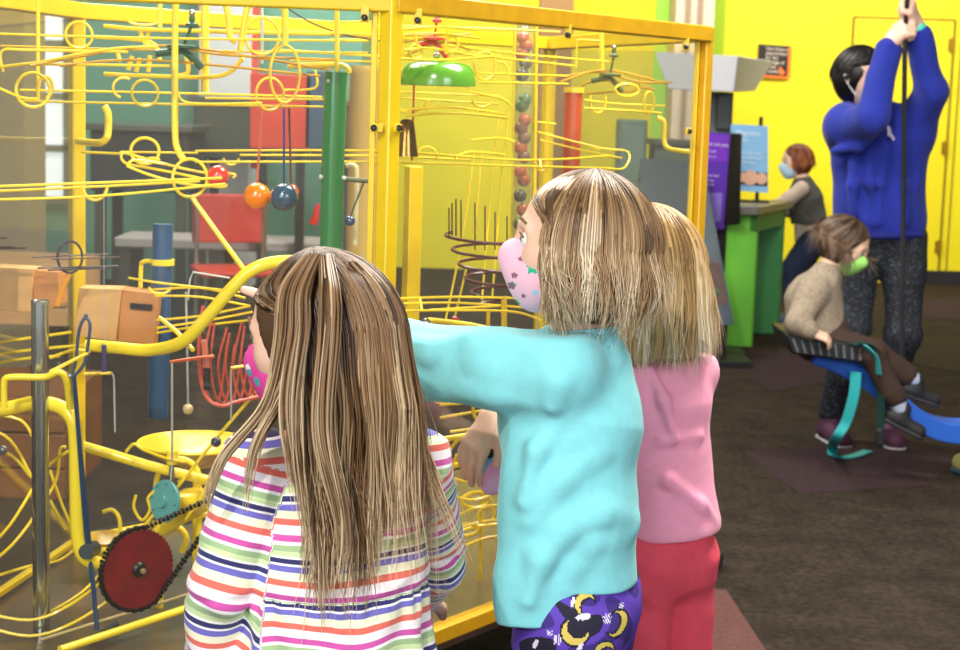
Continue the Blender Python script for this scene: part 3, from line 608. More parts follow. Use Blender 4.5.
track('upper right twin track running over the green bell to the small spinner', [[(440, 44, 3.6), (520, 54, 3.75), (612, 62, 3.9)], [(440, 52, 3.55), (520, 60, 3.7), (575, 66, 3.8)], [(478, 73, 3.5), (568, 76, 3.7)], [(478, 82, 3.5), (568, 84, 3.7)], [(400, 26, 3.6), (480, 28, 3.7), (560, 32, 3.8)], [(576, 68, 3.8), (577, 44, 3.8), (580, 40, 3.8), (600, 41, 3.8)]],
      hoops=[(485, 66, 3.5, 10, 14), (500, 74, 3.5, 8, 12, -20, 110)], posts=[([(601, 28, 3.95), (602, 72, 3.95)], .006)])
track('lower right twin track with two hanging loops under the small spinner', [[(584, 100, 3.8), (620, 104, 3.85), (665, 106, 3.88)], [(584, 108, 3.78), (650, 112, 3.85), (662, 114, 3.85)]], hoops=[(649, 103, 3.85, 5, 11), (598, 100, 3.82, 8, 13, 160, 380), (627, 90, 3.85, 12, 6)], posts=[([(657, 118, 3.85), (664, 122, 3.85), (664, 140, 3.85), (668, 148, 3.84), (682, 151, 3.80), (694, 152, 3.78)], .006)], r=.0024)
track('level twin rail behind the aqua sleeve, joined to the sloping pipe', [[(392, 299, 3.25), (460, 297, 3.3), (540, 299, 3.35)], [(392, 304, 3.3), (460, 303, 3.35), (540, 309, 3.4)], [(395, 311, 3.2), (505, 311, 3.25), (540, 320, 3.3)], [(430, 310, 3.25), (500, 306, 3.3)]], ties=[[(420, 299, 3.25), (422, 311, 3.22)], [(505, 296, 3.3), (506, 340, 3.3)]], posts=[([(428, 320, 3.3), (470, 325, 3.3), (500, 332, 3.3)], .0056), ([(504, 300, 3.35), (504, 352, 3.35)], .006)], r=.0024)
track('pair of slim rods leaning across the middle of the case', [[(474, 150, 3.6), (462, 240, 3.55), (440, 345, 3.5)], [(482, 150, 3.6), (472, 240, 3.55), (448, 345, 3.5)], [(400, 92, 3.5), (500, 96, 3.6)], [(402, 98, 3.5), (498, 104, 3.6)], [(392, 30, 3.5), (412, 60, 3.5), (470, 88, 3.5)]], r=.0022)
track('fan of fine yellow rails above the swooping pipe', [[(129, 278, 3.2), (160, 283, 3.15), (240, 292, 3.1)], [(150, 290, 3.2), (200, 288, 3.15), (245, 298, 3.1)], [(155, 296, 3.2), (200, 297, 3.15), (250, 306, 3.1)], [(157, 320, 3.2), (200, 316, 3.15), (250, 306, 3.1)], [(157, 328, 3.2), (210, 320, 3.15), (252, 312, 3.1)], [(157, 333, 3.2), (200, 326, 3.15), (250, 320, 3.1)]], r=.0022,
      hoops=[(160, 287, 3.15, 10, 7, 180, 360)], posts=[([(160, 318, 3.1), (178, 333, 3.05), (193, 350, 3.0)], .0042), ([(140, 306, 3.38), (141, 268, 3.38), (143, 262, 3.37), (150, 261, 3.36)], .0045)])
track('curved twin rails at the far left behind the steel tube', [[(-20, 345, 3.3), (30, 338, 3.3), (72, 332, 3.3)], [(-20, 357, 3.3), (30, 350, 3.3), (95, 344, 3.3)], [(-20, 366, 3.3), (30, 358, 3.3), (60, 356, 3.3)], [(50, 358, 3.2), (74, 350, 3.2), (90, 352, 3.2)]], r=.003)
track('hooped yellow rails curling low at the far left', [[(-20, 425, 3.2), (10, 440, 3.2), (32, 478, 3.2)], [(-20, 442, 3.2), (12, 456, 3.2), (30, 476, 3.2)], [(-20, 412, 3.2), (20, 420, 3.2), (34, 440, 3.2)], [(-20, 555, 3.0), (10, 525, 3.0), (45, 470, 3.1), (70, 450, 3.1)], [(-20, 572, 3.0), (12, 545, 3.0), (35, 515, 3.1), (56, 480, 3.15), (60, 450, 3.15), (66, 447, 3.15)], [(50, 470, 3.15), (62, 505, 3.15), (75, 535, 3.15)], [(50, 500, 3.15), (66, 530, 3.15)]], r=.0030)
track('wide curved rails sweeping along the bottom left of the case', [[(-20, 612, 3.0), (30, 620, 3.0), (70, 605, 3.02), (110, 575, 3.1), (135, 555, 3.2)], [(-20, 625, 2.98), (30, 636, 2.98), (75, 622, 3.0), (118, 592, 3.1), (140, 565, 3.2)], [(0, 575, 3.1), (30, 566, 3.1), (60, 560, 3.15), (85, 540, 3.2)], [(50, 612, 3.05), (80, 594, 3.1), (104, 570, 3.2)]], r=.0028)
track('steep twin track climbing from the pulley to the striped shoulder', [[(142, 528, 3.2), (180, 484, 3.2), (215, 440, 3.2), (262, 385, 3.2)], [(185, 520, 3.2), (222, 470, 3.2), (250, 430, 3.2), (280, 395, 3.2)], [(178, 482, 3.25), (196, 470, 3.25)], [(200, 495, 3.25), (230, 455, 3.25), (262, 410, 3.25)]], r=.0032)
track('scribble of yellow rails low behind the reaching hand', [[(440, 405, 3.3), (480, 402, 3.3), (520, 400, 3.35)], [(440, 418, 3.3), (490, 410, 3.3), (520, 412, 3.35)], [(450, 432, 3.3), (500, 425, 3.3)], [(455, 455, 3.3), (480, 462, 3.3), (495, 450, 3.3)], [(450, 520, 3.3), (475, 508, 3.3), (500, 505, 3.3)], [(455, 530, 3.3), (480, 522, 3.3), (500, 520, 3.3)], [(462, 470, 3.3), (480, 485, 3.3), (490, 500, 3.3)], [(440, 475, 3.3), (470, 482, 3.3), (500, 478, 3.3)], [(440, 490, 3.25), (470, 500, 3.25), (500, 492, 3.25)]], r=.003,
      hoops=[(482, 408, 3.3, 9, 13), (470, 470, 3.3, 8, 8), (486, 515, 3.3, 8, 8)], posts=[([(440, 440, 3.35), (500, 430, 3.35)], .006)])

def pipe(name, label, cat, pts, r, m, sm=8, group=None, n=14, extra=None):
    t = thing(name, label, cat, tuple(P(*pts[-1])), group); b = MB(); b.tube(smooth_path([P(*q) for q in pts], sm) if sm else [P(*q) for q in pts], r, n); b.build('tube_body', m, t); 
    if extra: extra(t)
    return t
def collar_at(px, py, Y, d, r, m):
    def f(t): b = MB(); c = P(px, py, Y); d_ = Vector(d).normalized(); b.cyl(c - d_ * .006, c + d_ * .006, r, n=16); b.build('collar', m, t)
    return f
pipe('swooping_pipe', 'thick yellow pipe swooping up to the right behind the long brown hair', 'pipe', [(88, 345, 3.1), (120, 348, 3.07), (150, 350, 3.05), (182, 342, 3.0), (208, 316, 2.98), (232, 288, 2.97), (252, 270, 2.97), (278, 262, 2.98), (320, 262, 3.0)], .0115, m_yb)
pipe('bent_pipe', 'thick yellow pipe bending down behind the steel tube at lower left', 'pipe', [(-25, 412, 3.05), (10, 408, 3.05), (35, 403, 3.04), (58, 406, 3.03), (72, 418, 3.02), (76, 440, 3.02), (77, 500, 3.02), (79, 540, 3.02), (86, 558, 3.02), (104, 564, 3.04), (128, 560, 3.08)], .0135, m_yb)
pipe('crossing_pipe', 'straight yellow pipe sloping from the bent pipe to the teal pulley', 'pipe', [(76, 444, 3.2), (110, 454, 3.2), (150, 466, 3.2), (190, 476, 3.22), (215, 482, 3.24)], .010, m_yb)
pipe('loop_pipe', 'yellow tube frame bent over the teal pulley', 'pipe', [(155, 500, 3.25), (157, 478, 3.25), (162, 470, 3.25), (172, 468, 3.25)], .0055, m_yb)
pipe('hook_pipe', 'slim yellow hook of tube left of the teal pulley', 'pipe', [(103, 512, 3.2), (112, 510, 3.2), (119, 518, 3.2), (120, 535, 3.2), (117, 552, 3.2)], .0040, m_yb)
pipe('elbow_pipe', 'yellow elbow tube with forked top right of the back post', 'pipe', [(78, 141, 3.60), (98, 143, 3.45), (106, 139, 3.42), (108, 130, 3.42), (108, 114, 3.42), (104, 106, 3.42)], .0075, m_yb)
pipe('clamp_tube', 'yellow bent tube clamping the upright steel tube', 'pipe', [(4, 408, 2.96), (4, 384, 2.96), (7, 378, 2.96), (20, 377, 2.96), (45, 377, 2.96), (58, 372, 2.96), (66, 380, 2.97), (70, 408, 3.0)], .0060, m_yb)
pipe('base_beam', 'yellow beam along the base under the red sprocket', 'beam', [(60, 650, 2.86), (200, 604, 3.12)], .0075, m_yb, sm=0); pipe('base_beam', 'pale slim rail along the base just behind the red sprocket', 'beam', [(40, 640, 2.95), (196, 592, 3.15)], .003, mat('rail_pale', (196, 176, 120), .5), sm=0)
pipe('base_stand', 'yellow L-shaped foot tube standing below the red sprocket', 'stand', [(159, 575, 3.2), (159, 622, 3.2), (162, 628, 3.2), (175, 610, 3.3), (200, 612, 3.3)], .0085, m_yb, sm=0)
pipe('steel_tube', 'upright polished steel tube at the left edge of the case', 'tube', [(40, 302, 3.02), (40, 420, 3.02), (42, 668, 3.02)], .0155, mat('polished_steel', (190, 196, 200), .18, metal=.95), sm=0, n=24, extra=lambda t: (lambda b: (b.tube([P(40, 301, 3.02) + Vector((0.0155 * math.cos(a), .0155 * math.sin(a), 0)) for a in np.linspace(0, 6.28, 24)[:-1]], .0016, 6, closed=True), b.build('rim', mat('polished_steel', (0, 0, 0)), t)))(MB()))
pipe('blue_cylinder', 'upright steel blue cylinder left of the red wire basket', 'tube', [(163, 224, 3.35), (161, 300, 3.35), (158, 417, 3.35)], .020, mat('tube_blue', (44, 84, 128), .3, coat=.6), sm=0, n=26, extra=collar_at(163, 262, 3.35, (0, 0, 1), .023, m_yb))
pipe('green_cylinder', 'upright glossy green cylinder behind the long haired head', 'tube', [(336, 72, 3.1), (333, 160, 3.1), (331, 262, 3.1)], .021, mat('tube_green', (30, 120, 46), .22, coat=.7), sm=0, n=28)
pipe('red_cylinder', 'upright orange red cylinder above the aqua girl', 'tube', [(574, 90, 3.75), (570, 190, 3.75)], .0195, mat('tube_red', (206, 84, 36), .3, coat=.5), sm=0, n=26, extra=collar_at(574, 90, 3.75, (0, 0, 1), .0225, m_y))
b_ = thing('hanging_rod', 'yellow rod holding the green cylinder from above', 'rod', tuple(P(336, 70, 3.1))); b = MB(); b.tube([P(337, -5, 3.1), P(337, 74, 3.1)], .0045, 8); b.build('rod_body', m_yb, b_)
b_ = thing('pipe_bend', 'yellow curved bracket on top of the green cylinder', 'bracket', tuple(P(345, 68, 3.1))); b = MB(); b.tube(smooth_path([P(290, 66, 3.3), P(335, 65, 3.12), P(347, 68, 3.1), P(349, 73, 3.1)], 5), .0055, 8); b.build('bracket_body', m_yb, b_)
# studs and lever with the small blue ball
t = thing('ball_lever', 'small blue ball on a wire lever right of the green cylinder', 'lever', tuple(P(350, 220, 3.1)))
b = MB(); b.cyl(P(344, 179, 3.1), P(368, 181, 3.1), .0045, n=10); b.build('lever_arm', mat('olive_metal', (90, 96, 60), .4, metal=.5), t)
b = MB(); b.tube([P(364, 182, 3.1), P(350, 217, 3.1)], .002, 6); b.build('wire', mat('steel_wire', (120, 120, 116), .3, metal=.8), t)
b = MB(); b.ball(P(350, 221, 3.1), .0095, 18); b.build('ball', mat('ball_steel_blue', (44, 66, 104), .2, coat=.8), t)
for px, py in ((344, 178), (321, 177), (329, 81)): b = MB(); b.ball(P(px, py, 3.085), .0042, 12); b.build('stud', mat('stud_white', (225, 225, 220), .3), t)
b = MB(); b.tube(smooth_path([P(346, 166, 3.15), P(355, 166, 3.15), P(357, 180, 3.15), P(355, 245, 3.15)], 5), .0042, 8); b.build('cream_post', mat('cream_enamel', (226, 210, 160), .5), t)
# balls
def ball(px, py, Y, rpx, col, label, name='ball', cord=None, cc=None, grp=None):
    t = thing(name, label, 'ball', tuple(P(px, py, Y)), grp); r = rpx * Y / FPX
    b = MB(); b.ball(P(px, py, Y), r, 28); b.build('sphere', mat('ball_%d_%d_%d' % col, col, .18, coat=.9), t)
    if cord: b = MB(); b.tube([P(*cord, Y), P(px, py - rpx + 1, Y)], .0022, 7); b.build('cord', mat('cord_%d_%d_%d' % cc, cc, .5), t)
    return t
ball(218, 176, 3.08, 11, (226, 50, 30), 'red ball rolling on the zigzag track')
ball(257, 196, 3.12, 13.5, (248, 132, 14), 'orange pendulum ball, leftmost of the two front hanging balls', 'pendulum_ball', (262, 110), (196, 96, 60), 'hanging pendulum balls')
ball(284, 197, 3.10, 14, (52, 84, 112), 'slate blue pendulum ball hanging beside the orange one', 'pendulum_ball', (284, 108), (44, 52, 110), 'hanging pendulum balls')
ball(291, 192, 3.25, 8, (196, 60, 40), 'small red ball peeking out behind the slate blue ball', 'pendulum_ball', (289, 108), (100, 40, 30), 'hanging pendulum balls')
ball(188, 409, 3.2, 5.5, (206, 178, 132), 'small wooden bead on a string beside the red wire basket', 'bead', (186, 292), (170, 180, 180))
ball(216, 442, 3.18, 5.5, (34, 48, 74), 'dark blue ball on the steep track next to the striped shoulder')
ball(3, 450, 3.05, 5, (90, 92, 96), 'steel ball at the far left edge on the curved rails')
# green bell, spring and red piece
t = thing('green_bell', 'glossy green dome bell behind the right pane', 'bell', tuple(P(438, 87, 3.35)), None); c = P(438, 86, 3.35); s_ = 3.35 / FPX
b = MB(); b.lathe(c, (0, 0, 1), [(.0, .002), (.068, .0), (.0745, .001), (.0745, .010), (.072, .026), (.062, .040), (.045, .046), (.02, .048), (0, .048)], 40); b.build('dome', mat('bell_green', (92, 164, 40), .22, coat=.7), t)
b = MB(); b.cyl(c + Vector((-.004, 0, .046)), c + Vector((-.004, 0, .075)), .004, n=10); b.ball(c + Vector((-.004, 0, .058)), .007, 12); b.build('spindle', mat('chrome', (0, 0, 0)), t)
# glass tumbler bell at left of it
t = thing('brass_bell', 'small brass bell hanging behind the corner post clip', 'bell', tuple(P(405, 155, 3.3))); c = P(406, 150, 3.3)
b = MB(); b.lathe(c, (0, 0, 1), [(.024, -.012), (.022, 0), (.018, .03), (.015, .05), (.010, .058), (0, .060)], 24); b.build('bell_body', mat('brass_dark', (150, 116, 60), .2, metal=.9), t)
b = MB(); b.tube([c + Vector((.012, 0, .14)), c + Vector((.012, 0, -.02))], .0025, 6); b.build('striker_rod', mat('cord_red', (186, 90, 50), .5), t)
# clear tube with coloured balls
t = thing('ball_lift_tube', 'upright clear tube packed with orange and green balls', 'tube', tuple(P(523, 200, 4.0))); s_ = 4.0 / FPX
b = MB(); b.tube([P(525, 22, 4.0), P(521, 240, 4.0)], .021, 18, caps=False); b.build('clear_wall', glass_mat('clear_acrylic', (.80, .84, .82), .05, .10, .10), t)
for k_, (py, col) in enumerate([(38, 0), (46, 0), (54, 0), (63, 2), (75, 2), (100, 1), (106, 1), (120, 0), (128, 3), (138, 3), (148, 0), (157, 3), (172, 0), (180, 0), (196, 2), (210, 0), (224, 1)]):
    cc = [(230, 96, 20), (70, 130, 40), (86, 72, 40), (150, 76, 30)][col]; b = MB(); b.ball(P(524.6 - (py - 30) * .018 + (1.5 if k_ % 2 else -1.5), py, 4.0), .0155, 16); b.build('lift_ball', mat('lift_%d' % col, cc, .25, coat=.6), t)
for px in (514, 535): b = MB(); b.tube([P(px + 1, 16, 4.05), P(px - 2, 250, 4.05)], .006 if px == 535 else .004, 8); b.build('guide_rod', m_y, t)
# hidden post with ledge right of the corner
t = thing('inner_post', 'yellow inner post right of the corner, standing on the base', 'post', (P(414, 300, 3.9).x, 3.9, ZB)); b = MB(); q = P(414, 166, 3.9); b.box((q.x, 3.9, (q.z + ZB) / 2), (.034, .03, q.z - ZB), .5); b.build('post_body', m_fr, t, bevel=.002)
# dark red spiral stand with pins
t = thing('spiral_chime', 'dark maroon wire spiral with upright pins in front of the masked face', 'chime', tuple(P(490, 330, 3.45))); mm = mat('maroon_wire', (84, 30, 34), .4, coat=.3); c = P(490, 262, 3.45); s_ = 3.45 / FPX
pts = []
for i in range(150):
    a = i / 150 * 2 * math.pi * 5.2; R_ = (46 - 36 * (i / 150) ** 1.0) * s_; pts.append(c + Vector((math.cos(a + 2.6) * R_, math.sin(a + 2.6) * R_ * 1.0, (.055 - .15 * i / 150))))
b = MB(); b.tube(pts, .0032, 7); b.build('spiral', mm, t)
for k_, (px, py0, py1) in enumerate([(449, 208, 238), (452, 203, 236), (456, 199, 236), (461, 200, 240), (475, 203, 250), (485, 206, 250), (495, 212, 250), (507, 216, 250), (517, 222, 250)]):
    b = MB(); b.tube([P(px, py0, 3.40 + .02 * (k_ > 3)), P(px, py1, 3.40)], .0017, 6); b.build('pin', mm, t)
b = MB(); b.tube([c + Vector((0, 0, -.10)), Vector((c.x, c.y, ZB))], .004, 8); b.build('stem', m_y, t)
# red wire basket
t = thing('wire_basket', 'salmon red wire basket with zigzag sides left of the magenta mask', 'basket', tuple(P(225, 405, 3.15))); mm = mat('wire_salmon', (210, 92, 76), .4, coat=.3)
b = MB(); b.tube(smooth_path([P(203, 306, 3.1), P(199, 340, 3.1), P(200, 375, 3.1), P(207, 398, 3.1), P(222, 406, 3.1), P(236, 402, 3.12), P(262, 396, 3.15), P(290, 390, 3.2)], 6), .0034, 8); b.build('front_rim', mm, t)
for k_ in range(11):
    x = 203 + k_ * 7.5; b = MB(); b.tube(smooth_path([P(x + (4 if k_ % 2 else 9), 318 + (k_ * 5) % 17, 3.12 + .01 * k_), P(x, 365, 3.12 + .01 * k_), P(x + 6, 398 - k_ * .8, 3.13 + .01 * k_), P(x + 16, 400 - k_, 3.16 + .01 * k_), P(x + 24, 345, 3.2 + .01 * k_)], 5), .0024, 6); b.build('wire', mm, t)
b = MB(); b.tube([P(204, 340, 3.09), P(207, 372, 3.09)], .006, 8); b.build('handle', mat('wire_salmon_pale', (226, 130, 112), .5), t)
b = MB(); b.tube([P(207, 368, 3.085), P(207, 390, 3.085)], .0065, 10); b.build('black_grip', mat('frame_black', (0, 0, 0)), t)
# wooden blocks (two-part slotted box)
def slot_box(quads, Y, lab, slot=None):
    t = thing('wooden_block', lab, 'block', tuple(P(*quads[0][3], Y)), 'wooden impact blocks')
    for k_, q in enumerate(quads):
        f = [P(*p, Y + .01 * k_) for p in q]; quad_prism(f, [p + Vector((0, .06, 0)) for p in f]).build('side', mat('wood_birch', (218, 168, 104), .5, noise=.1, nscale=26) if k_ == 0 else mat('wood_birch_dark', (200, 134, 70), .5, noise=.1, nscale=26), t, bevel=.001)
    if slot: f = [P(*p, Y + .004) for p in slot]; quad_prism(f, [p + Vector((0, .004, 0)) for p in f]).build('slot', mat('slot_dark', (30, 22, 18), .8), t)
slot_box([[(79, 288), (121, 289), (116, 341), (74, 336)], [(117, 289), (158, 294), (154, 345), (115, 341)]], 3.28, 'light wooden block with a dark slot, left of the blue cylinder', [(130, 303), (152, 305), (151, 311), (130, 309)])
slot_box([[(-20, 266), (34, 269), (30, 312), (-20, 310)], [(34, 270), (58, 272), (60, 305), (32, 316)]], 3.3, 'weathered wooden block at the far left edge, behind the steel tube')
# blue wire fork
t = thing('wire_fork', 'slate blue bent wire fork beside the steel tube', 'fork', tuple(P(75, 395, 2.98))); mm = mat('wire_slate', (56, 78, 110), .35, coat=.4)
b = MB(); b.tube(smooth_path([P(72, 374, 2.98), P(76, 360, 2.98), P(78, 338, 2.98), P(81, 324, 2.98), P(86, 318, 2.98), P(90, 325, 2.98), P(88, 345, 2.98), P(84, 364, 2.98), P(73, 376, 2.98), P(64, 372, 2.98), P(58, 362, 2.98)], 6), .0030, 8); b.build('wire', mm, t)
b = MB(); b.ball(P(86, 316, 2.98), .0042, 10); b.build('tip', mm, t)
b = MB(); b.tube([P(50, 372, 2.97), P(88, 353, 2.98)], .0035, 8); b.build('mount_rod', m_y, t)
b = MB(); b.tube([P(74, 376, 2.98), P(79, 440, 3.0), P(88, 545, 3.02)], [.004, .0045, .007], 8); b.build('lever_shaft', mat('lever_blue', (30, 62, 100), .35, coat=.4), t)
# foot lever
t = thing('foot_lever', 'blue lever with a dark round crossbar at its foot, lower left', 'lever', tuple(P(98, 636, 3.0)))
b = MB(); b.tube([P(89, 552, 3.02), P(93, 585, 3.0), P(97, 630, 2.98)], .0045, 8); b.build('shaft', mat('lever_blue', (0, 0, 0)), t)
b = MB(); b.tube([P(82, 646, 2.96), P(117, 624, 3.02)], .0062, 10); b.build('crossbar', mat('bar_slate', (44, 54, 60), .5), t)
b = MB(); b.cyl(P(86, 552, 3.0), P(94, 548, 3.05), .014, n=16); b.build('pivot', mat('bar_slate', (0, 0, 0)), t)
# dark hoop with rods
t = thing('dark_hoop', 'black oval wire hoop with four dark rods crossing the yellow back post', 'hoop', tuple(P(70, 274, 3.2))); mm = mat('wire_dark', (52, 46, 56), .4)
c = P(70, 257, 3.2); s_ = 3.2 / FPX; b = MB(); b.tube([c + Vector((math.cos(a) * 11 * s_, math.cos(a) * 6 * s_, math.sin(a) * 16 * s_)) for a in np.linspace(0, 2 * math.pi, 25)[:-1]], .0024, 7, closed=True); b.build('hoop', mm, t)
for a, b2, col in (((33, 257), (108, 254), 0), ((52, 259), (120, 257), 0), ((38, 268), (118, 266), 1), ((48, 270), (108, 268), 1)):
    b = MB(); b.tube([P(*a, 3.15), P(*b2, 3.28)], .0018, 6); b.build('rod', mat('rod_brown', (70, 34, 32), .4) if not col else mm, t)
b = MB(); b.tube([P(70, 274, 3.2), P(62, 290, 3.2), P(57, 306, 3.2)], .0045, 8); b.build('stem', mat('stem_orange', (236, 160, 30), .4), t)
t = thing('dark_rods', 'group of three short dark rods at the far left edge', 'rods', tuple(P(0, 248, 3.2)))
for a, b2 in (((-20, 238), (7, 238)), ((-20, 247), (14, 247)), ((-20, 249), (26, 248))): b = MB(); b.tube([P(*a, 3.2), P(*b2, 3.2)], .0018, 6); b.build('rod', mat('rod_brown', (0, 0, 0)), t)
# hanging rods
def drop(pts, lab, mm, r=.002, top=None):
    t = thing('drop_rod', lab, 'rod', tuple(P(*pts[-1])), 'thin hanging rods'); b = MB(); b.tube([P(*q) for q in pts], r, 7); b.build('rod_body', mm, t)
    if top: b = MB(); b.tube([P(*q) for q in top[0]], top[2], 8); b.build('arm', top[1], t)
ms = mat('steel_wire', (0, 0, 0)); mst = mat('steel_bright', (205, 208, 208), .3, metal=.5)
drop([(172, 362, 3.05), (172, 462, 3.05)], 'steel rod under the coral arm, above the teal pulley', mst, .0022, ([(170, 362, 3.05), (214, 356, 3.05)], mat('arm_coral', (226, 100, 40), .4, coat=.3), .0032))
drop([(112, 373, 3.05), (114, 378, 3.05), (115, 432, 3.05)], 'steel rod dropping from the yellow arm right of the fork', mst, .0018, ([(84, 374, 3.05), (112, 373, 3.05)], m_y, .003))
drop([(231, 370, 3.1), (231, 420, 3.1)], 'white rod dropping just left of the magenta mask', mst, .0018, ([(231, 368, 3.1), (252, 365, 3.1), (262, 366, 3.1)], m_y, .003))
drop([(230, 278, 3.2), (193, 272, 3.2), (190, 280, 3.2), (188, 300, 3.2)], 'grey bent rod over the fan of rails, holding the bead string', mst, .002)
drop([(262, 8, 3.35), (262, 64, 3.35)], 'silver rod hanging above the pendulum balls', mst, .0035)
drop([(104, 345, 3.0), (104, 372, 3.0)], 'violet weight on a thread below the slotted block', mat('weight_violet', (70, 60, 110), .5), .0045, ([(104, 190, 3.0), (104, 372, 3.0)], mst, .0006))
# dark wire across the top
t = thing('black_cable', 'thin black cable sagging under the top rail', 'cable', tuple(P(288, 8, 3.5))); b = MB(); b.tube(smooth_path([P(282, 4, 3.6), P(310, 22, 3.55), P(350, 36, 3.5), P(395, 42, 3.45)], 6), .0014, 6); b.build('cable_body', mat('frame_black', (0, 0, 0)), t)
# teal pulley with yellow bearing
t = thing('teal_pulley', 'teal disc pulley on a yellow conical bearing beside the red sprocket', 'pulley', tuple(P(165, 520, 3.2)), None)
c = P(165, 501, 3.18); ax = (Vector((.62, .78, -.15))).normalized(); s_ = 3.18 / FPX
b = MB(); b.lathe(c, ax, [(0, -.012), (.012, -.012), (.014, -.004), (.040, -.003), (.041, .0), (.040, .003), (.016, .004), (.013, .016), (0, .016)], 36); b.build('disc', mat('disc_teal', (92, 168, 172), .35, coat=.4), t)
for k_ in range(8):
    a = k_ * math.pi / 4; x = ax.orthogonal().normalized(); y = ax.cross(x); q = c - ax * .0045 + (x * math.cos(a) + y * math.sin(a)) * .033; b = MB(); b.ball(q, .0018, 8); b.build('rivet', mat('rivet_dark', (50, 90, 92), .4), t)
b = MB(); b.lathe(c, ax, [(0, .012), (.013, .014), (.016, .03), (.024, .055), (.026, .085), (0, .09)], 24); b.build('bearing_cone', m_yb, t)
b = MB(); b.lathe(P(172, 458, 3.2), (0, 0, 1), [(0, -.012), (.009, -.012), (.011, -.008), (.011, .014), (.004, .016), (0, .016)], 18); b.build('bearing_block', m_yb, t)
b = MB(); b.cyl(P(172, 464, 3.2), P(171, 482, 3.19), .005, n=10); b.build('axle', ms, t)
# red sprocket with black chain
t = thing('red_sprocket', 'dark red toothed disc with black chain and steel hub at lower left', 'sprocket', tuple(P(137, 612, 3.0)))
c = P(138, 569, 3.0); ax = (Vector((.68, -.73, 0))).normalized(); x = Vector((0, 0, 1)); y = ax.cross(x).normalized(); R_ = 42 * 3.0 / FPX
n = 48; prof = []; V = []; F = []
b = MB(); ring = []
for i in range(n * 2):
    a = math.pi * i / n; rr = R_ * (1.0 if i % 2 else .955); ring.append(x * math.cos(a) * rr + y * math.sin(a) * rr)
V = [c + ax * .003 + p for p in ring] + [c - ax * .003 + p for p in ring] + [c + ax * .003, c - ax * .003]; N = len(ring)
F = [(2 * N, i, (i + 1) % N) for i in range(N)] + [(2 * N + 1, N + (i + 1) % N, N + i) for i in range(N)] + [(i, N + i, N + (i + 1) % N, (i + 1) % N) for i in range(N)]
b.add(V, F); b.build('disc', mat('sprocket_red', (116, 14, 28), .4, noise=.2, nscale=30, coat=.3), t)
b = MB(); b.lathe(c, ax, [(0, -.02), (.014, -.02), (.014, .006), (.010, .010), (.010, .014), (.005, .016), (0, .016)], 20); b.build('hub', mat('hub_dark', (46, 44, 44), .35, metal=.6), t)
b = MB(); b.lathe(c + ax * .016, ax, [(.006, 0), (.006, .004), (.002, .006), (0, .006)], 6); b.build('bolt', mat('bolt_tan', (176, 156, 110), .3, metal=.6), t)
ch = thing('drive_chain', 'black roller chain around the red sprocket running up to the right', 'chain', tuple(P(120, 606, 3.0)))
pts = []; Rc = R_ * 1.035
for i in range(40):
    a = math.radians(-12 + i * 222 / 39); sg = 1 if y.x < 0 else -1
    pts.append(c + x * math.cos(a) * Rc + y * math.sin(a) * Rc * sg)
e0, e1 = P(212, 498, 3.05), P(212, 520, 3.05)
pa = pts if (pts[0] - e0).length < (pts[-1] - e0).length else pts[::-1]
path = [e0] + pa + [e1]
b = MB(); L_ = 0; k_ = 0
for i in range(len(path) - 1):
    d = path[i + 1] - path[i]; nseg = max(1, int(d.length / .0075))
    for j in range(nseg):
        p = path[i] + d * ((j + .5) / nseg); dd = d.normalized(); sd_ = ax if abs(dd.dot(ax)) < .8 else x
        b.bar(p - dd * .0032, p + dd * .0032, .010 if k_ % 2 else .007, .0072 if k_ % 2 else .0055, up=ax.cross(dd)); k_ += 1
b.build('links', mat('chain_black', (30, 28, 26), .45, metal=.4), ch)
# gearbox arms beyond the sprocket
pipe('bearing_arm', 'thick yellow bearing arm behind the red sprocket, right of the teal pulley', 'bearing', [(150, 540, 3.3), (172, 524, 3.28), (196, 510, 3.25), (206, 505, 3.25)], .013, m_yb)
pipe('bearing_arm', 'yellow forked arm hanging right of the red sprocket', 'bearing', [(160, 530, 3.3), (178, 528, 3.3), (186, 538, 3.3), (182, 552, 3.3)], .0065, m_yb)
pipe('bearing_arm', 'short thick yellow hub left of the red sprocket', 'bearing', [(96, 556, 3.1), (106, 556, 3.08), (118, 560, 3.06)], .016, m_yb)
pipe('frame_tube', 'yellow bent frame tube above the bearing arm', 'pipe', [(172, 458, 3.25), (186, 460, 3.25), (196, 468, 3.25), (199, 485, 3.25), (199, 560, 3.25)], .0055, m_yb)
pipe('curl_wire', 'thin yellow curl of wire between the crossing pipe and the pulley', 'wire', [(126, 452, 3.15), (134, 444, 3.15), (144, 450, 3.15), (165, 458, 3.18), (185, 462, 3.2)], .003, m_y); pipe('curl_wire', 'thin yellow wire squiggle left of the teal pulley', 'wire', [(136, 495, 3.2), (134, 508, 3.2), (142, 520, 3.2), (150, 510, 3.2), (148, 498, 3.2), (156, 490, 3.2)], .003, m_y)
# funnel dish
t = thing('funnel_dish', 'wide shallow yellow dish behind the steel rod', 'dish', tuple(P(190, 470, 3.5))); c = P(196, 444, 3.5); s_ = 3.5 / FPX
b = MB(); b.lathe(c, (0, 0, 1), [(0, -.05), (.04, -.045), (.09, -.022), (.118, .0), (.122, .002), (.118, .004), (.09, -.017), (.04, -.04), (0, -.045)], 40); b.build('bowl', mat('dish_yellow', (220, 176, 24), .35, coat=.4), t)
b = MB(); b.tube([c + Vector((math.cos(a) * .12, math.sin(a) * .12, .003)) for a in np.linspace(0, 2 * math.pi, 41)[:-1]], .003, 7, closed=True); b.build('rim', m_y, t)
b = MB(); b.tube([c + Vector((0, 0, -.05)), Vector((c.x, c.y, ZB))], .006, 8); b.build('stem', m_y, t)
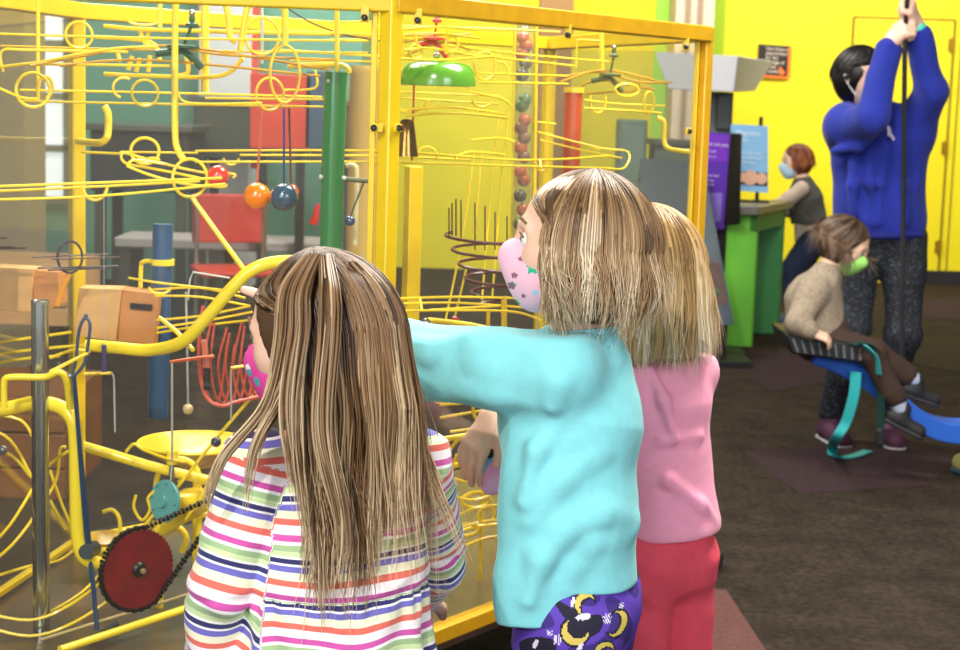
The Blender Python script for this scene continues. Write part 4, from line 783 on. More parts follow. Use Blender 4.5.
# second dish low
t = thing('funnel_dish', 'small yellow dish behind the bent pipe at lower left', 'dish', tuple(P(105, 545, 3.4))); c = P(108, 537, 3.4)
b = MB(); b.lathe(c, (0, 0, 1), [(0, -.03), (.03, -.026), (.056, -.004), (.058, 0), (.054, 0), (.03, -.02), (0, -.024)], 30); b.build('bowl', mat('dish_yellow', (0, 0, 0)), t)
t = thing('red_figure', 'small red toy piece left of the green cylinder base', 'toy', tuple(P(315, 225, 3.3))); b = MB(); b.tube([P(318, 204, 3.3), P(316, 216, 3.3), P(313, 224, 3.3)], [.004, .007, .009], 8); b.build('toy_body', mat('toy_red', (220, 40, 28), .3, coat=.5), t)
t = thing('door_bell', 'small chrome bell with black base above the aqua sleeve', 'bell', tuple(P(426, 325, 3.15))); b = MB(); b.lathe(P(426, 322, 3.15), (0, 0, 1), [(.009, -.004), (.009, 0), (.006, .006), (0, .008)], 16); b.build('dome', mat('chrome', (0, 0, 0)), t); b = MB(); b.lathe(P(426, 325, 3.15), (0, 0, 1), [(0, -.004), (.012, -.004), (.012, .001), (0, .001)], 16); b.build('base', mat('frame_black', (0, 0, 0)), t)
for px, py, yy, lab in ((455, 320, 3.4, 'small red ball on the sloping pipe above the aqua sleeve'), (514, 333, 3.4, 'red ball under the pale pink mask'), (517, 292, 3.4, 'small bronze ball on the level rail beneath the spiral')):
    ball(px, py, yy, 4 if py != 333 else 6, (200, 44, 26) if py != 292 else (150, 84, 40), lab)

track('crowded short rails around the red spinner, right of the corner post', [[(394, 30, 3.2), (440, 27, 3.3), (478, 30, 3.4)], [(392, 36, 3.25), (430, 33, 3.3), (480, 38, 3.4)], [(394, 52, 3.25), (425, 48, 3.3), (462, 53, 3.4)], [(394, 58, 3.2), (440, 60, 3.3), (500, 56, 3.5)], [(400, 110, 3.3), (450, 107, 3.3), (505, 114, 3.4)], [(405, 116, 3.3), (455, 113, 3.3), (508, 118, 3.4)], [(470, 92, 3.4), (500, 98, 3.4), (512, 106, 3.4)]], r=.0024,
      hoops=[(482, 100, 3.4, 9, 7, 180, 360), (416, 52, 3.3, 6, 7), (452, 44, 3.35, 6, 8)], ties=[[(402, 30, 3.25), (404, 58, 3.25)], [(415, 33, 3.25), (418, 50, 3.25)], [(448, 30, 3.35), (446, 54, 3.35)], [(424, 114, 3.3), (430, 100, 3.3)]])
track('faint far rails slanting beside the lift tube', [[(538, 132, 3.9), (560, 138, 3.9), (600, 150, 3.9)], [(538, 122, 3.95), (556, 124, 3.95)], [(472, 140, 3.9), (500, 138, 3.9), (515, 142, 3.9)], [(498, 112, 3.9), (490, 200, 3.9), (482, 300, 3.85)], [(508, 112, 3.9), (500, 200, 3.9), (492, 300, 3.85)]], r=.0022)
track('steep bundle of rails low in the middle, behind the reaching hand', [[(438, 396, 3.4), (470, 392, 3.4), (510, 386, 3.4)], [(436, 402, 3.4), (470, 398, 3.4), (510, 392, 3.4)], [(444, 540, 3.35), (470, 528, 3.4), (500, 524, 3.4)], [(450, 552, 3.35), (480, 540, 3.4), (500, 536, 3.4)], [(440, 470, 3.4), (458, 440, 3.4), (500, 415, 3.4)], [(440, 482, 3.4), (462, 452, 3.4), (500, 430, 3.4)]], r=.0034, hoops=[(476, 500, 3.35, 14, 8), (466, 530, 3.35, 12, 6)])
# ------------------------------------------------------------------ figures
def nrm(v): return Vector(v).normalized()
def frame(fwd, up=(0, 0, 1)):
    f = nrm(fwd); u = Vector(up); u = (u - f * u.dot(f)).normalized(); r = f.cross(u); return r, f, u

def add_head(sd, c, fr, hs, neck):
    """c head centre, hs half head height; mask hides mouth but lips are still there"""
    r, f, u = fr
    L = lambda x, y, z: c + r * (x * hs) + f * (y * hs) + u * (z * hs)
    sd.add(f_ell(L(0, -.03, .22), (.70 * hs, .88 * hs, .78 * hs), fr), .01)
    sd.add(f_ell(L(0, .30, -.28), (.55 * hs, .55 * hs, .66 * hs), fr), .03)
    sd.add(f_ell(L(0, .50, -.70), (.26 * hs, .26 * hs, .24 * hs), fr), .03)
    for sx in (-1, 1):
        sd.add(f_ell(L(sx * .33, .50, -.22), (.27 * hs, .27 * hs, .30 * hs), fr), .02)
        sd.add(f_cap(L(sx * .12, .86, .17), L(sx * .40, .72, .15), .055 * hs, .04 * hs), .02)
        sd.sub(f_ell(L(sx * .29, .92, -.0), (.15 * hs, .15 * hs, .10 * hs), fr), .02)
        sd.add(f_ell(L(sx * .72, -.06, -.08), (.06 * hs, .15 * hs, .24 * hs), fr), .008)
        sd.sub(f_ell(L(sx * .79, -.02, -.06), (.04 * hs, .08 * hs, .15 * hs), fr), .005)
    sd.add(f_cap(L(0, .86, .03), L(0, 1.0, -.22), .06 * hs, .10 * hs), .015)
    sd.add(f_ell(L(0, .80, -.48), (.20 * hs, .10 * hs, .07 * hs), fr), .008)
    sd.add(f_cap(L(0, -.12, -.45), neck, .42 * hs, .45 * hs), .025)
    return L

def add_eyes(L, fr, hs, iris, parent):
    r, f, u = fr
    for sx in (-1, 1):
        c = L(sx * .29, .70, 0)
        e = MB(); e.ball(c, .135 * hs, 16); e.ball(c + f * (.07 * hs), .082 * hs, 12, m=1); e.ball(c + f * (.105 * hs), .052 * hs, 10, m=2)
        e.build('eye', [mat('eye_white', (240, 238, 235), .2), mat('iris_' + iris[0], iris[1], .2), mat('pupil', (15, 12, 12), .1)], parent)
        b = MB(); b.tube(smooth_path([L(sx * .13, .86, .24), L(sx * .28, .86, .30), L(sx * .44, .74, .22)], 4), [.022 * hs] * 9, 6)
        b.build('eyebrow', mat('brow_hair', (120, 90, 62), .8), parent)
        b = MB(); b.tube(smooth_path([L(sx * .17, .84, .03), L(sx * .29, .86, .085), L(sx * .42, .78, .03)], 4), [.014 * hs] * 9, 5)
        b.build('eyelash', mat('brow_hair', (120, 90, 62), .8), parent)

def mask_sdf(L, fr, hs, t=.03):
    sd = SDF(); r, f, u = fr
    sd.add(f_ell(L(0, .40, -.48), ((.56 + t) * hs, (.58 + t) * hs, .54 * hs), fr), .01)
    sd.add(f_cap(L(0, .76, -.06), L(0, .97, -.26), .09 * hs, .13 * hs), .03)
    sd.add(f_cap(L(0, .95, -.30), L(0, .66, -.84), .11 * hs, .12 * hs), .04)
    sd.cut(f_plane(L(0, .30, 0), -(f + u * .05)), .01)
    sd.cut(f_plane(L(0, .8, -.0), (u * 1.0 - f * .35)), .01)
    sd.cut(f_plane(L(0, 1.05, .02), u), .01)
    return sd

def add_hand(sd, w, d, n, th, s, curl=.3, spread=.12, fist=False, point=False):
    """w wrist, d direction of the palm, n back of the hand, th side of the thumb, s hand length"""
    d = nrm(d); n0 = Vector(n); n0 = (n0 - d * n0.dot(d)).normalized(); t = d.cross(n0).normalized()
    if t.dot(Vector(th)) < 0: t = -t
    w = Vector(w); k = .006 * s / .15; tips = []
    for x in (-.17, -.06, .06, .17):
        sd.add(f_cap(w + t * (x * s * .6) + d * (.04 * s), w + d * (s * (.46 - abs(x - .03) * .12)) + t * (x * s), .085 * s, .075 * s), k * 2.2)
    for i, (x, ln) in enumerate(((.19, .40), (.065, .46), (-.06, .43), (-.18, .33))):
        p = w + d * (s * (.46 - abs(x) * .15)) + t * (x * s)
        dd = (d + t * (spread * x * 5)).normalized(); nn = n0; c = curl
        if point: c = .06 if i == 0 else 1.35
        if fist: c = 1.35
        rr = (.066, .060, .054, .046)
        for j, sg in enumerate((.42, .33, .25)):
            ang = c * ((.75, 1.2, .7)[j])
            dd, nn = (dd * math.cos(ang) - nn * math.sin(ang)).normalized(), (nn * math.cos(ang) + dd * math.sin(ang)).normalized()
            q = p + dd * (ln * sg * s); sd.add(f_cap(p, q, rr[j] * s, rr[j + 1] * s), k * .4 if j else k); p = q
        tips.append(p)
    a = w + d * (.10 * s) + t * (.15 * s); b = a + (d * .6 + t * .6 - n0 * .3).normalized() * (.24 * s)
    e = b + (d * .95 + t * (-.2 if fist else .2) - n0 * (.5 if fist else .25)).normalized() * (.22 * s)
    sd.add(f_cap(a, b, .10 * s, .078 * s), k * 2); sd.add(f_cap(b, e, .074 * s, .055 * s), k)
    return tips

# ------------------------------------------------------------------ hair
def hair_mat(name, dark, mid, light, tipmix=.4):
    m = bpy.data.materials.new(name); m.use_nodes = True; nt = m.node_tree; b = nt.nodes['Principled BSDF']
    at = nt.nodes.new('ShaderNodeAttribute'); at.attribute_name = 'tint'
    r = nt.nodes.new('ShaderNodeValToRGB'); e = r.color_ramp.elements
    e[0].position = 0; e[0].color = (*lin(dark), 1); e[1].position = 1; e[1].color = (*lin(light), 1)
    x = r.color_ramp.elements.new(.5); x.color = (*lin(mid), 1)
    nt.links.new(at.outputs['Fac'], r.inputs[0]); nt.links.new(r.outputs[0], b.inputs['Base Color'])
    b.inputs['Roughness'].default_value = .42; b.inputs['Specular IOR Level'].default_value = .45
    b.inputs['Anisotropic'].default_value = .5
    return m

def hair(name, c, fr, prof, hs, parent, m, n=2200, face=1.0, seed=1, seglen=.014, rad=.0011, length=(.8, 1.0), part=0.0,
         curl=0., clump=26, wild=.0, swirl=0., fringe=.85, tilt_end=None, bottom_var=.05, z0=.0):
    """prof: list of (drop below head centre, half width, half depth, shift right, shift forward), the first at the ear line.
    Strands run over the crown, reach the ear line, then follow the profile down."""
    rg = np.random.default_rng(seed); r, f, u = [V3(x) for x in fr]; C0 = V3(c)
    dn = np.array((0, 0, -1.0))
    V = []; Q = []; T = []
    top = prof[0]; ztop = (1.04 * hs)
    dz = [p[0] for p in prof]
    cr = rg.uniform(0, 2 * math.pi, clump * 3); ph = rg.uniform(0, 6.28, 8)
    for i in range(n):
        th = rg.uniform(-math.pi, math.pi)
        cl = round(th / (2 * math.pi) * clump + rg.normal(0, .25)) ; thc = cl / clump * 2 * math.pi
        lay = rg.uniform(0, 1) ** .7
        phi0 = rg.uniform(.03, .9) if rg.random() < .75 else rg.uniform(.9, 1.5)
        L = rg.uniform(*length) - bottom_var * abs(math.sin(thc * 3.1 + ph[0]))
        zend = dz[-1] * L
        infront = abs(th) < face
        pts = []
        wv = rg.normal(0, 1, 3); wa = rg.uniform(.5, 1); wph = rg.uniform(0, 6.28)
        jit = rg.normal(0, .012)
        # dome
        nphi = 9
        for j in range(nphi):
            ph_ = phi0 + (math.pi / 2 - phi0) * j / nphi
            t2 = th
            if infront:
                w = min(1, max(0, (ph_ - .72) / .62)); t2 = th + (math.copysign(face * (1.02 + .16 * lay), th) - th) * (w * w * (3 - 2 * w))
            t2 += swirl * ph_
            a = top[1] * (.95 + .05 * lay); b = top[2] * (.95 + .05 * lay)
            sx = math.sin(ph_); cz = math.cos(ph_)
            bump = 1 + .018 * math.sin(9 * thc + 3 * ph_ + ph[1]) + jit * sx
            q = C0 + r * (math.sin(t2) * a * sx * bump + top[3] + part * hs * (1 - sx)) + f * (math.cos(t2) * b * sx * bump + top[4]) + u * (cz * ztop * (.985 + .03 * lay) - .0 * hs)
            q = q + u * (-z0 * hs * sx)
            pts.append(q)
        base_u = C0 + u * (-z0 * hs)
        nst = max(2, int(zend / seglen))
        for j in range(nst + 1):
            z = zend * j / nst; s_ = z / dz[-1]
            a = np.interp(z, dz, [p[1] for p in prof]); b = np.interp(z, dz, [p[2] for p in prof])
            sr = np.interp(z, dz, [p[3] for p in prof]); sf = np.interp(z, dz, [p[4] for p in prof])
            t2 = th if not infront else math.copysign(face * (1.02 + .16 * lay), th)
            t2 += swirl * math.pi / 2
            k = min(1, s_ * 1.6); t2 = t2 + ((thc if not infront else t2) - t2) * .55 * k
            rr = (.95 + .05 * lay - .10 * s_ * (1 - lay)) + .035 * math.sin(5 * thc + 5 * s_ + ph[2]) * k + jit * (1 + 2 * s_) + .03 * k * math.sin(wph + z * 30 * wa)
            rr += curl * s_ ** 3 * (-.25 - .25 * wa)
            t3 = t2 + .05 * k * math.sin(z * 24 * wa + wph) + .045 * k * math.sin(z * 34 + cl * 1.7) + wild * wv[0] * s_ * .3
            q = base_u + r * (math.sin(t3) * a * rr + sr) + f * (math.cos(t3) * b * rr + sf) + dn * z
            q = q + wild * s_ ** 1.5 * .05 * wv[[0, 1, 2]]
            pts.append(q)
        pts = np.array(pts); N = len(pts)
        tg = np.gradient(pts, axis=0); tg /= np.linalg.norm(tg, axis=1)[:, None] + 1e-9
        out = pts - (C0 + dn * np.maximum(0, (C0 - pts) @ np.array((0, 0, 1.0)))[:, None]); out /= np.linalg.norm(out, axis=1)[:, None] + 1e-9
        s1 = np.cross(tg, out); s1 /= np.linalg.norm(s1, axis=1)[:, None] + 1e-9; s2 = np.cross(s1, tg)
        wd = rad * rg.uniform(.6, 1.5) * np.clip(1.15 - np.linspace(0, 1, N) ** 3, .15, 1)
        o = hair._o if i else 0
        ring = np.stack([pts + s1 * wd[:, None] * 1.6, pts + s2 * wd[:, None] * .9, pts - s1 * wd[:, None] * 1.6], 1).reshape(-1, 3)
        V.append(ring); hair._o = o + len(ring)
        jj = np.arange(N - 1)[:, None] * 3 + o
        for (p_, q_) in ((0, 1), (1, 2), (2, 0)):
            Q.append(np.concatenate([jj + p_, jj + q_, jj + 3 + q_, jj + 3 + p_], 1))
        tint = .41 + .20 * math.sin(cl * 2.4 + ph[3]) + .10 * math.sin(th * 3 + ph[4]) + rg.normal(0, .10)
        sN = np.linspace(0, 1, N)
        T.append(np.repeat(np.clip(tint + (sN - .5) * hair_tip[0], 0, 1), 3))
    return mesh_from_np(name, np.concatenate(V), np.concatenate(Q), m, parent, attrs={'tint': np.concatenate(T)})
hair_tip = [.74]
def scalp(name, c, fr, prof, parent, m, hs, face, h=.006, z0=0., low=.8, grow=.955, chop=None):
    """solid under-layer of the hair so that no skin shows between strands"""
    r, f, u = fr; sd = SDF(); t = prof[0]
    sd.add(f_ell(c + r * t[3] + f * t[4], (t[1] * grow, t[2] * grow, hs * 1.0), fr), 0)
    sd.add(f_cap(c + f * (t[4] - .12 * hs), c + f * (t[4] - .1 * hs) + Vector((0, 0, -1)) * prof[min(2, len(prof) - 1)][0] * low, t[1] * .86, t[1] * .7), .02)
    sd.sub(f_ell(c + f * (1.05 * hs) - u * (.30 * hs), (.92 * hs, .98 * hs, 1.02 * hs), fr), .01)
    if chop: sd.cut(chop)
    return build_sdf(name, sd, h, m, parent, attr_fn=lambda v: {'tint': np.full(len(v), .12)})

def locks(name, paths, ns, rads, parent, m, seed=1, rad=.0010):
    rg = np.random.default_rng(seed); V = []; Q = []; T = []; o = 0
    for path, n, R_ in zip(paths, ns, rads):
        base = np.array([V3(p) for p in smooth_path(path, 7)]); N = len(base); s = np.linspace(0, 1, N)
        for i in range(n):
            a = rg.uniform(0, 6.28); rr = R_ * rg.uniform(0, 1) ** .6; off = np.array((math.cos(a), math.sin(a), 0)) * rr
            k = (np.sin(math.pi * (.12 + .8 * s)) + .25)[:, None]
            e = int(N * rg.uniform(.72, 1)); pts = base + off * k + .003 * np.sin(s * 9 * rg.uniform(.6, 1.4) + a)[:, None] * np.array((1, .6, 0)) * s[:, None]
            pts = pts[:max(e, 4)]; M_ = len(pts); tg = np.gradient(pts, axis=0); tg /= np.linalg.norm(tg, axis=1)[:, None] + 1e-9
            s1 = np.cross(tg, (0, 1, 0)); s1 /= np.linalg.norm(s1, axis=1)[:, None] + 1e-9; s2 = np.cross(s1, tg)
            wd = (rad * rg.uniform(.6, 1.4) * np.clip(1.15 - np.linspace(0, 1, M_) ** 3, .15, 1))[:, None]
            V.append(np.stack([pts + s1 * wd * 1.5, pts + s2 * wd, pts - s1 * wd * 1.5], 1).reshape(-1, 3))
            jj = np.arange(M_ - 1)[:, None] * 3 + o
            for (p_, q_) in ((0, 1), (1, 2), (2, 0)): Q.append(np.concatenate([jj + p_, jj + q_, jj + 3 + q_, jj + 3 + p_], 1))
            o += 3 * M_
            T.append(np.repeat(np.clip(rg.normal(.55, .18) + (np.linspace(0, 1, M_) - .5) * .5, 0, 1), 3))
    return mesh_from_np(name, np.concatenate(V), np.concatenate(Q), m, parent, attrs={'tint': np.concatenate(T)})

# ================================================================== GIRL IN THE STRIPED DRESS
SKIN = lambda: mat('skin_fair', (240, 196, 172), .45, sss=.15, noise=.04, nscale=30)
def pen(p, z): return Vector((p.x, p.y, z))

def legs(sd, hips, knees, ankles, rh, rk, ra, k=.02):
    for h_, k_, a_ in zip(hips, knees, ankles):
        sd.add(f_cap(h_, k_, rh, rk), k); sd.add(f_cap(k_, a_, rk, ra), k)
def shoe(parent, name, ankle, d, L, m1, m2, h=.004):
    """shoe with its sole on the level 9 cm * scale under the ankle"""
    d = nrm((d[0], d[1], d[2] if len(d) > 2 else 0)); s = L / .2
    r_ = d.cross(Vector((0, 0, 1))).normalized(); u = r_.cross(d)
    heel = ankle - d * (.035 * s) - u * (.045 * s); toe = ankle + d * (.115 * s) - u * (.052 * s)
    sd = SDF(); sd.add(f_cap(heel, toe, .033 * s, .034 * s), .01); sd.add(f_cap(ankle - u * (.035 * s), ankle + u * (.012 * s), .036 * s, .036 * s), .03)
    sd.cut(f_plane(ankle - u * (.072 * s), -u), .004)
    o = build_sdf(name, sd, h, m1, parent)
    so = SDF(); so.add(f_cap(heel - u * (.018 * s), toe - u * (.012 * s), .036 * s, .037 * s), .01); so.cut(f_plane(ankle - u * (.066 * s), u), .002); so.cut(f_plane(ankle - u * (.086 * s), -u), .002)
    build_sdf('sole', so, h, m2, o)
    return o

def stripe_mat():
    m = bpy.data.materials.new('striped_jersey'); m.use_nodes = True; nt = m.node_tree; b = nt.nodes['Principled BSDF']
    at = nt.nodes.new('ShaderNodeAttribute'); at.attribute_name = 'stripe'
    fr = nt.nodes.new('ShaderNodeMath'); fr.operation = 'FRACT'
    r = nt.nodes.new('ShaderNodeValToRGB'); r.color_ramp.interpolation = 'CONSTANT'
    seq = [(0, (44, 46, 104)), (.085, (250, 248, 246)), (.125, (112, 108, 196)), (.225, (244, 242, 210)), (.36, (232, 110, 96)),
           (.465, (250, 240, 244)), (.615, (206, 84, 168)), (.715, (250, 248, 248)), (.77, (160, 190, 140)), (.87, (206, 226, 170)), (.955, (250, 250, 246))]
    el = r.color_ramp.elements
    while len(el) > 1: el.remove(el[-1])
    el[0].position = 0; el[0].color = (*lin(seq[0][1]), 1)
    for p_, c_ in seq[1:]:
        x = el.new(p_); x.color = (*lin(c_), 1)
    nt.links.new(at.outputs['Fac'], fr.inputs[0]); nt.links.new(fr.outputs[0], r.inputs[0]); nt.links.new(r.outputs[0], b.inputs['Base Color'])
    b.inputs['Roughness'].default_value = .85; b.inputs['Sheen Weight'].default_value = .2
    tc = nt.nodes.new('ShaderNodeTexCoord'); n2 = nt.nodes.new('ShaderNodeTexNoise'); n2.inputs['Scale'].default_value = 380
    nt.links.new(tc.outputs['Object'], n2.inputs['Vector'])
    bp = nt.nodes.new('ShaderNodeBump'); bp.inputs['Strength'].default_value = .25; bp.inputs['Distance'].default_value = .001
    nt.links.new(n2.outputs[0], bp.inputs['Height']); nt.links.new(bp.outputs[0], b.inputs['Normal'])
    return m

def girl_striped():
    base = G(335, 890); hc = P(321, 330, 2.10); hs = .098
    t = thing('person', 'girl seen from behind with very long light brown hair, striped long-sleeved dress and magenta mask', 'person', (hc.x, hc.y + .03, 0), 'children watching the glass case')
    fr = frame((-.90, .43, -.22)); body = SDF(); r, f, u = frame((-.45, .89, 0))
    neck = P(338, 432, 2.13)
    L = add_head(body, hc, fr, hs, neck)
    chest = pen(neck, neck.z - .11); waist = pen(neck, neck.z - .19); hip = pen(neck, neck.z - .36)
    sh = [neck - r * .105 - u * .030, neck + r * .112 - u * .045]
    for s_ in sh: body.add(f_cap(neck - u * .03, s_, .035, .034), .03)
    body.add(f_cap(chest, waist, .088, .082, n=f, s=.72), .04); body.add(f_cap(waist, hip, .082, .098, n=f, s=.8), .04)
    elb = [P(220, 590, 2.06), P(438, 565, 2.30)]; wr = [P(194, 712, 2.15), P(418, 600, 2.47)]
    for s_, e_, w_ in zip(sh, elb, wr):
        body.add(f_cap(s_, e_, .034, .028), .02); body.add(f_cap(e_, w_, .028, .020), .01)
        add_hand(body, w_, (w_ - e_), (0, -.3, .9) if w_ is wr[1] else (-.9, 0, .3), (.3, .5, .5), .125, .35)
    hips = [hip + r * x for x in (-.05, .05)]; kn = [pen(h_ + f * .01, .36) for h_ in hips]; an = [pen(h_, .075) for h_ in hips]
    legs(body, hips, kn, an, .062, .042, .030)
    for a_ in an: body.add(f_cap(a_, a_ + f * .08 - u * .03, .03, .024), .02)
    build_sdf('body', body, .0042, SKIN(), t)
    add_eyes(L, fr, hs, ('blue', (90, 120, 150)), t)
    # mask
    md = mask_sdf(L, fr, hs)
    rgm = np.random.default_rng(3); spots = [L(*(rgm.uniform((-.6, .6, -.95), (.6, 1.1, -.1)))) for _ in range(16)]
    def mf(c):
        o = np.zeros(len(c), int)
        for i, s_ in enumerate(spots):
            d = np.linalg.norm((c - V3(s_)) * (1, 1, 1.5), axis=1); o[d < .009] = 1 + i % 2
        return o
    mk = build_sdf('face_mask', md, .0022, [mat('mask_magenta', (226, 70, 160), .8), mat('mask_print_white', (240, 245, 245), .8), mat('mask_print_teal', (60, 180, 180), .8)], t, face_fn=mf)
    for sx in (-1, 1):
        b = MB(); b.tube(smooth_path([L(sx * .52, .52, -.25), L(sx * .66, .2, -.1), L(sx * .76, -.12, 0), L(sx * .76, -.16, -.15), L(sx * .6, .35, -.55)], 4), .0012, 5); b.build('ear_loop', mat('elastic', (235, 235, 235), .7), mk)
    # dress
    d = SDF()
    d.add(f_cap(neck - u * .045 - r * .01, chest, .060, .110, n=f, s=.72), .03)
    for s_ in sh: d.add(f_cap(neck - u * .05, s_ - u * .004, .040, .042), .03)
    d.add(f_cap(chest, waist, .110, .116, n=f, s=.74), .04)
    seam = waist.z - .005 ; cx = waist
    d.add(f_cap(waist, pen(waist, seam - .03), .118, .124, n=f, s=.8), .02)
    d.add(f_cap(pen(waist, seam - .02), pen(waist + f * .005, seam - .25), .120, .160, n=f, s=.85), .01)
    d.cut(f_plane(pen(cx, seam - .24), -u), .004); d.cut(f_plane(neck - u * .012, u), .006)
    sv = []
    for s_, e_, w_ in zip(sh, elb, wr):
        mid = e_.lerp(w_, .93); d.add(f_cap(s_, s_.lerp(e_, .5), .043, .041), .012); d.add(f_cap(s_.lerp(e_, .5), e_, .041, .038), .006); d.add(f_cap(e_, mid, .038, .029), .004)
    w3 = V3(cx); r3, f3 = V3(r), V3(f)
    def disp(p):
        q = p - w3; ang = np.arctan2(q @ f3 / .8, q @ r3); z = p[:, 2]
        below = np.clip((seam + .004 - z) / .012, 0, 1); rad = np.hypot(q @ f3, q @ r3)
        pl = (np.sin(ang * 23 + 1.4 * np.sin(ang * 7)) * .0035 * np.clip(1 - (seam - z) / .05, .0, 1) + np.sin(ang * 11 + 1.2 * np.sin(ang * 3 + 2)) * .0075 * np.clip((seam - z) / .10, 0, 1)) * below
        g = -.004 * np.exp(-((z - seam) / .006) ** 2)
        return np.where(rad < .2, pl + g, 0) + fn(p) * (1 - below * .7)
    fn = fold_noise(5, .0045, 25, 25, 45)
    d.disp = disp
    def stripes(v):
        best = None; per = .0745
        z = v[:, 2]; st = (neck.z - z) / per + .12
        q = v - w3; ang = np.arctan2(q @ f3, q @ r3)
        st = st + .02 * np.sin(ang * 3 + z * 30) + np.where(z < seam, .10 * np.sin(ang * 5 + 1) * np.clip((seam - z) / .1, 0, 1) + .25, 0)
        dt = np.maximum(f_cap(chest, waist, .104, .104, n=f, s=.74)(v), 0)
        for s_, e_, w_ in zip(sh, elb, wr):
            a, b, c_ = V3(s_), V3(e_), V3(w_); ab = b - a; l1 = np.linalg.norm(ab); bc = c_ - b; l2 = np.linalg.norm(bc)
            t1 = (v - a) @ ab / l1; t2 = (v - b) @ bc / l2
            da = np.linalg.norm(v - a - np.clip(t1 / l1, 0, 1)[:, None] * ab, axis=1); db = np.linalg.norm(v - b - np.clip(t2 / l2, 0, 1)[:, None] * bc, axis=1)
            wgt = np.clip((t2 / .05 + 1) / 2, 0, 1); wgt = np.where(t1 < .06, 0, wgt)
            s2 = (t1 * (1 - wgt) + (l1 + t2) * wgt) / per + .35
            arm = (np.minimum(da, db) - .043) < dt - .006
            st = np.where(arm & (t1 > .0), s2, st)
        return st
    def seams(v): return {'stripe': stripes(v)}
    Vt, Q = mesh_sdf(d, .003)
    dr = mesh_from_np('dress', Vt, Q, stripe_mat(), t, attrs={'stripe': stripes(Vt)})
    lg = SDF(); legs(lg, hips, kn, [pen(a_, .11) for a_ in an], .068, .048, .036); lg.add(f_cap(hip, hip - u * .03, .085), .03)
    build_sdf('leggings', lg, .005, mat('leggings_navy', (50, 54, 96), .8), t)
    for a_ in an: shoe(t, 'shoe', a_, f, .18, mat('shoe_pink', (214, 110, 150), .6), mat('sole_white', (225, 225, 220), .6))
    hm = hair_mat('hair_brown_blonde', (50, 32, 20), (142, 108, 74), (236, 210, 170))
    prof = [(0, .088, .104, 0, -.008), (.05, .094, .106, .004, -.012), (.10, .098, .100, .018, -.018), (.16, .104, .080, .038, -.026), (.24, .100, .072, .048, -.030), (.30, .096, .070, .046, -.030), (.36, .090, .070, .050, -.028)]
    scalp('hair_underlayer', hc, fr, prof, t, hm, hs, 1.0, low=.9)
    hair('hair', hc, fr, prof, hs, t, hm, n=6500, face=1.5, seed=11, length=(.62, 1.0), wild=.5, clump=38, part=.0, rad=.00085, bottom_var=.14, z0=.1)
    locks('front_lock', [[P(308, 256, 2.06), P(286, 290, 2.03), P(281, 345, 2.01), P(266, 405, 1.99), P(222, 460, 1.98), P(206, 512, 2.0)],
                         [P(312, 254, 2.05), P(298, 300, 2.01), P(292, 360, 2.0), P(276, 405, 1.99), P(254, 450, 1.98), P(243, 520, 1.985)],
                         [P(318, 254, 2.05), P(302, 290, 2.01), P(300, 330, 2.0), P(292, 400, 1.98), P(296, 470, 1.975), P(310, 560, 1.97)],
                         [P(326, 254, 2.05), P(330, 290, 2.0), P(330, 330, 1.99), P(325, 430, 1.97), P(342, 520, 1.97), P(340, 585, 1.98)],
                         [P(350, 262, 2.06), P(380, 300, 2.06), P(398, 350, 2.08), P(412, 430, 2.12), P(440, 500, 2.12), P(470, 570, 2.12)]],
          [60, 50, 70, 60, 40], [.007, .007, .012, .012, .012], t, hm, seed=4)
girl_striped()
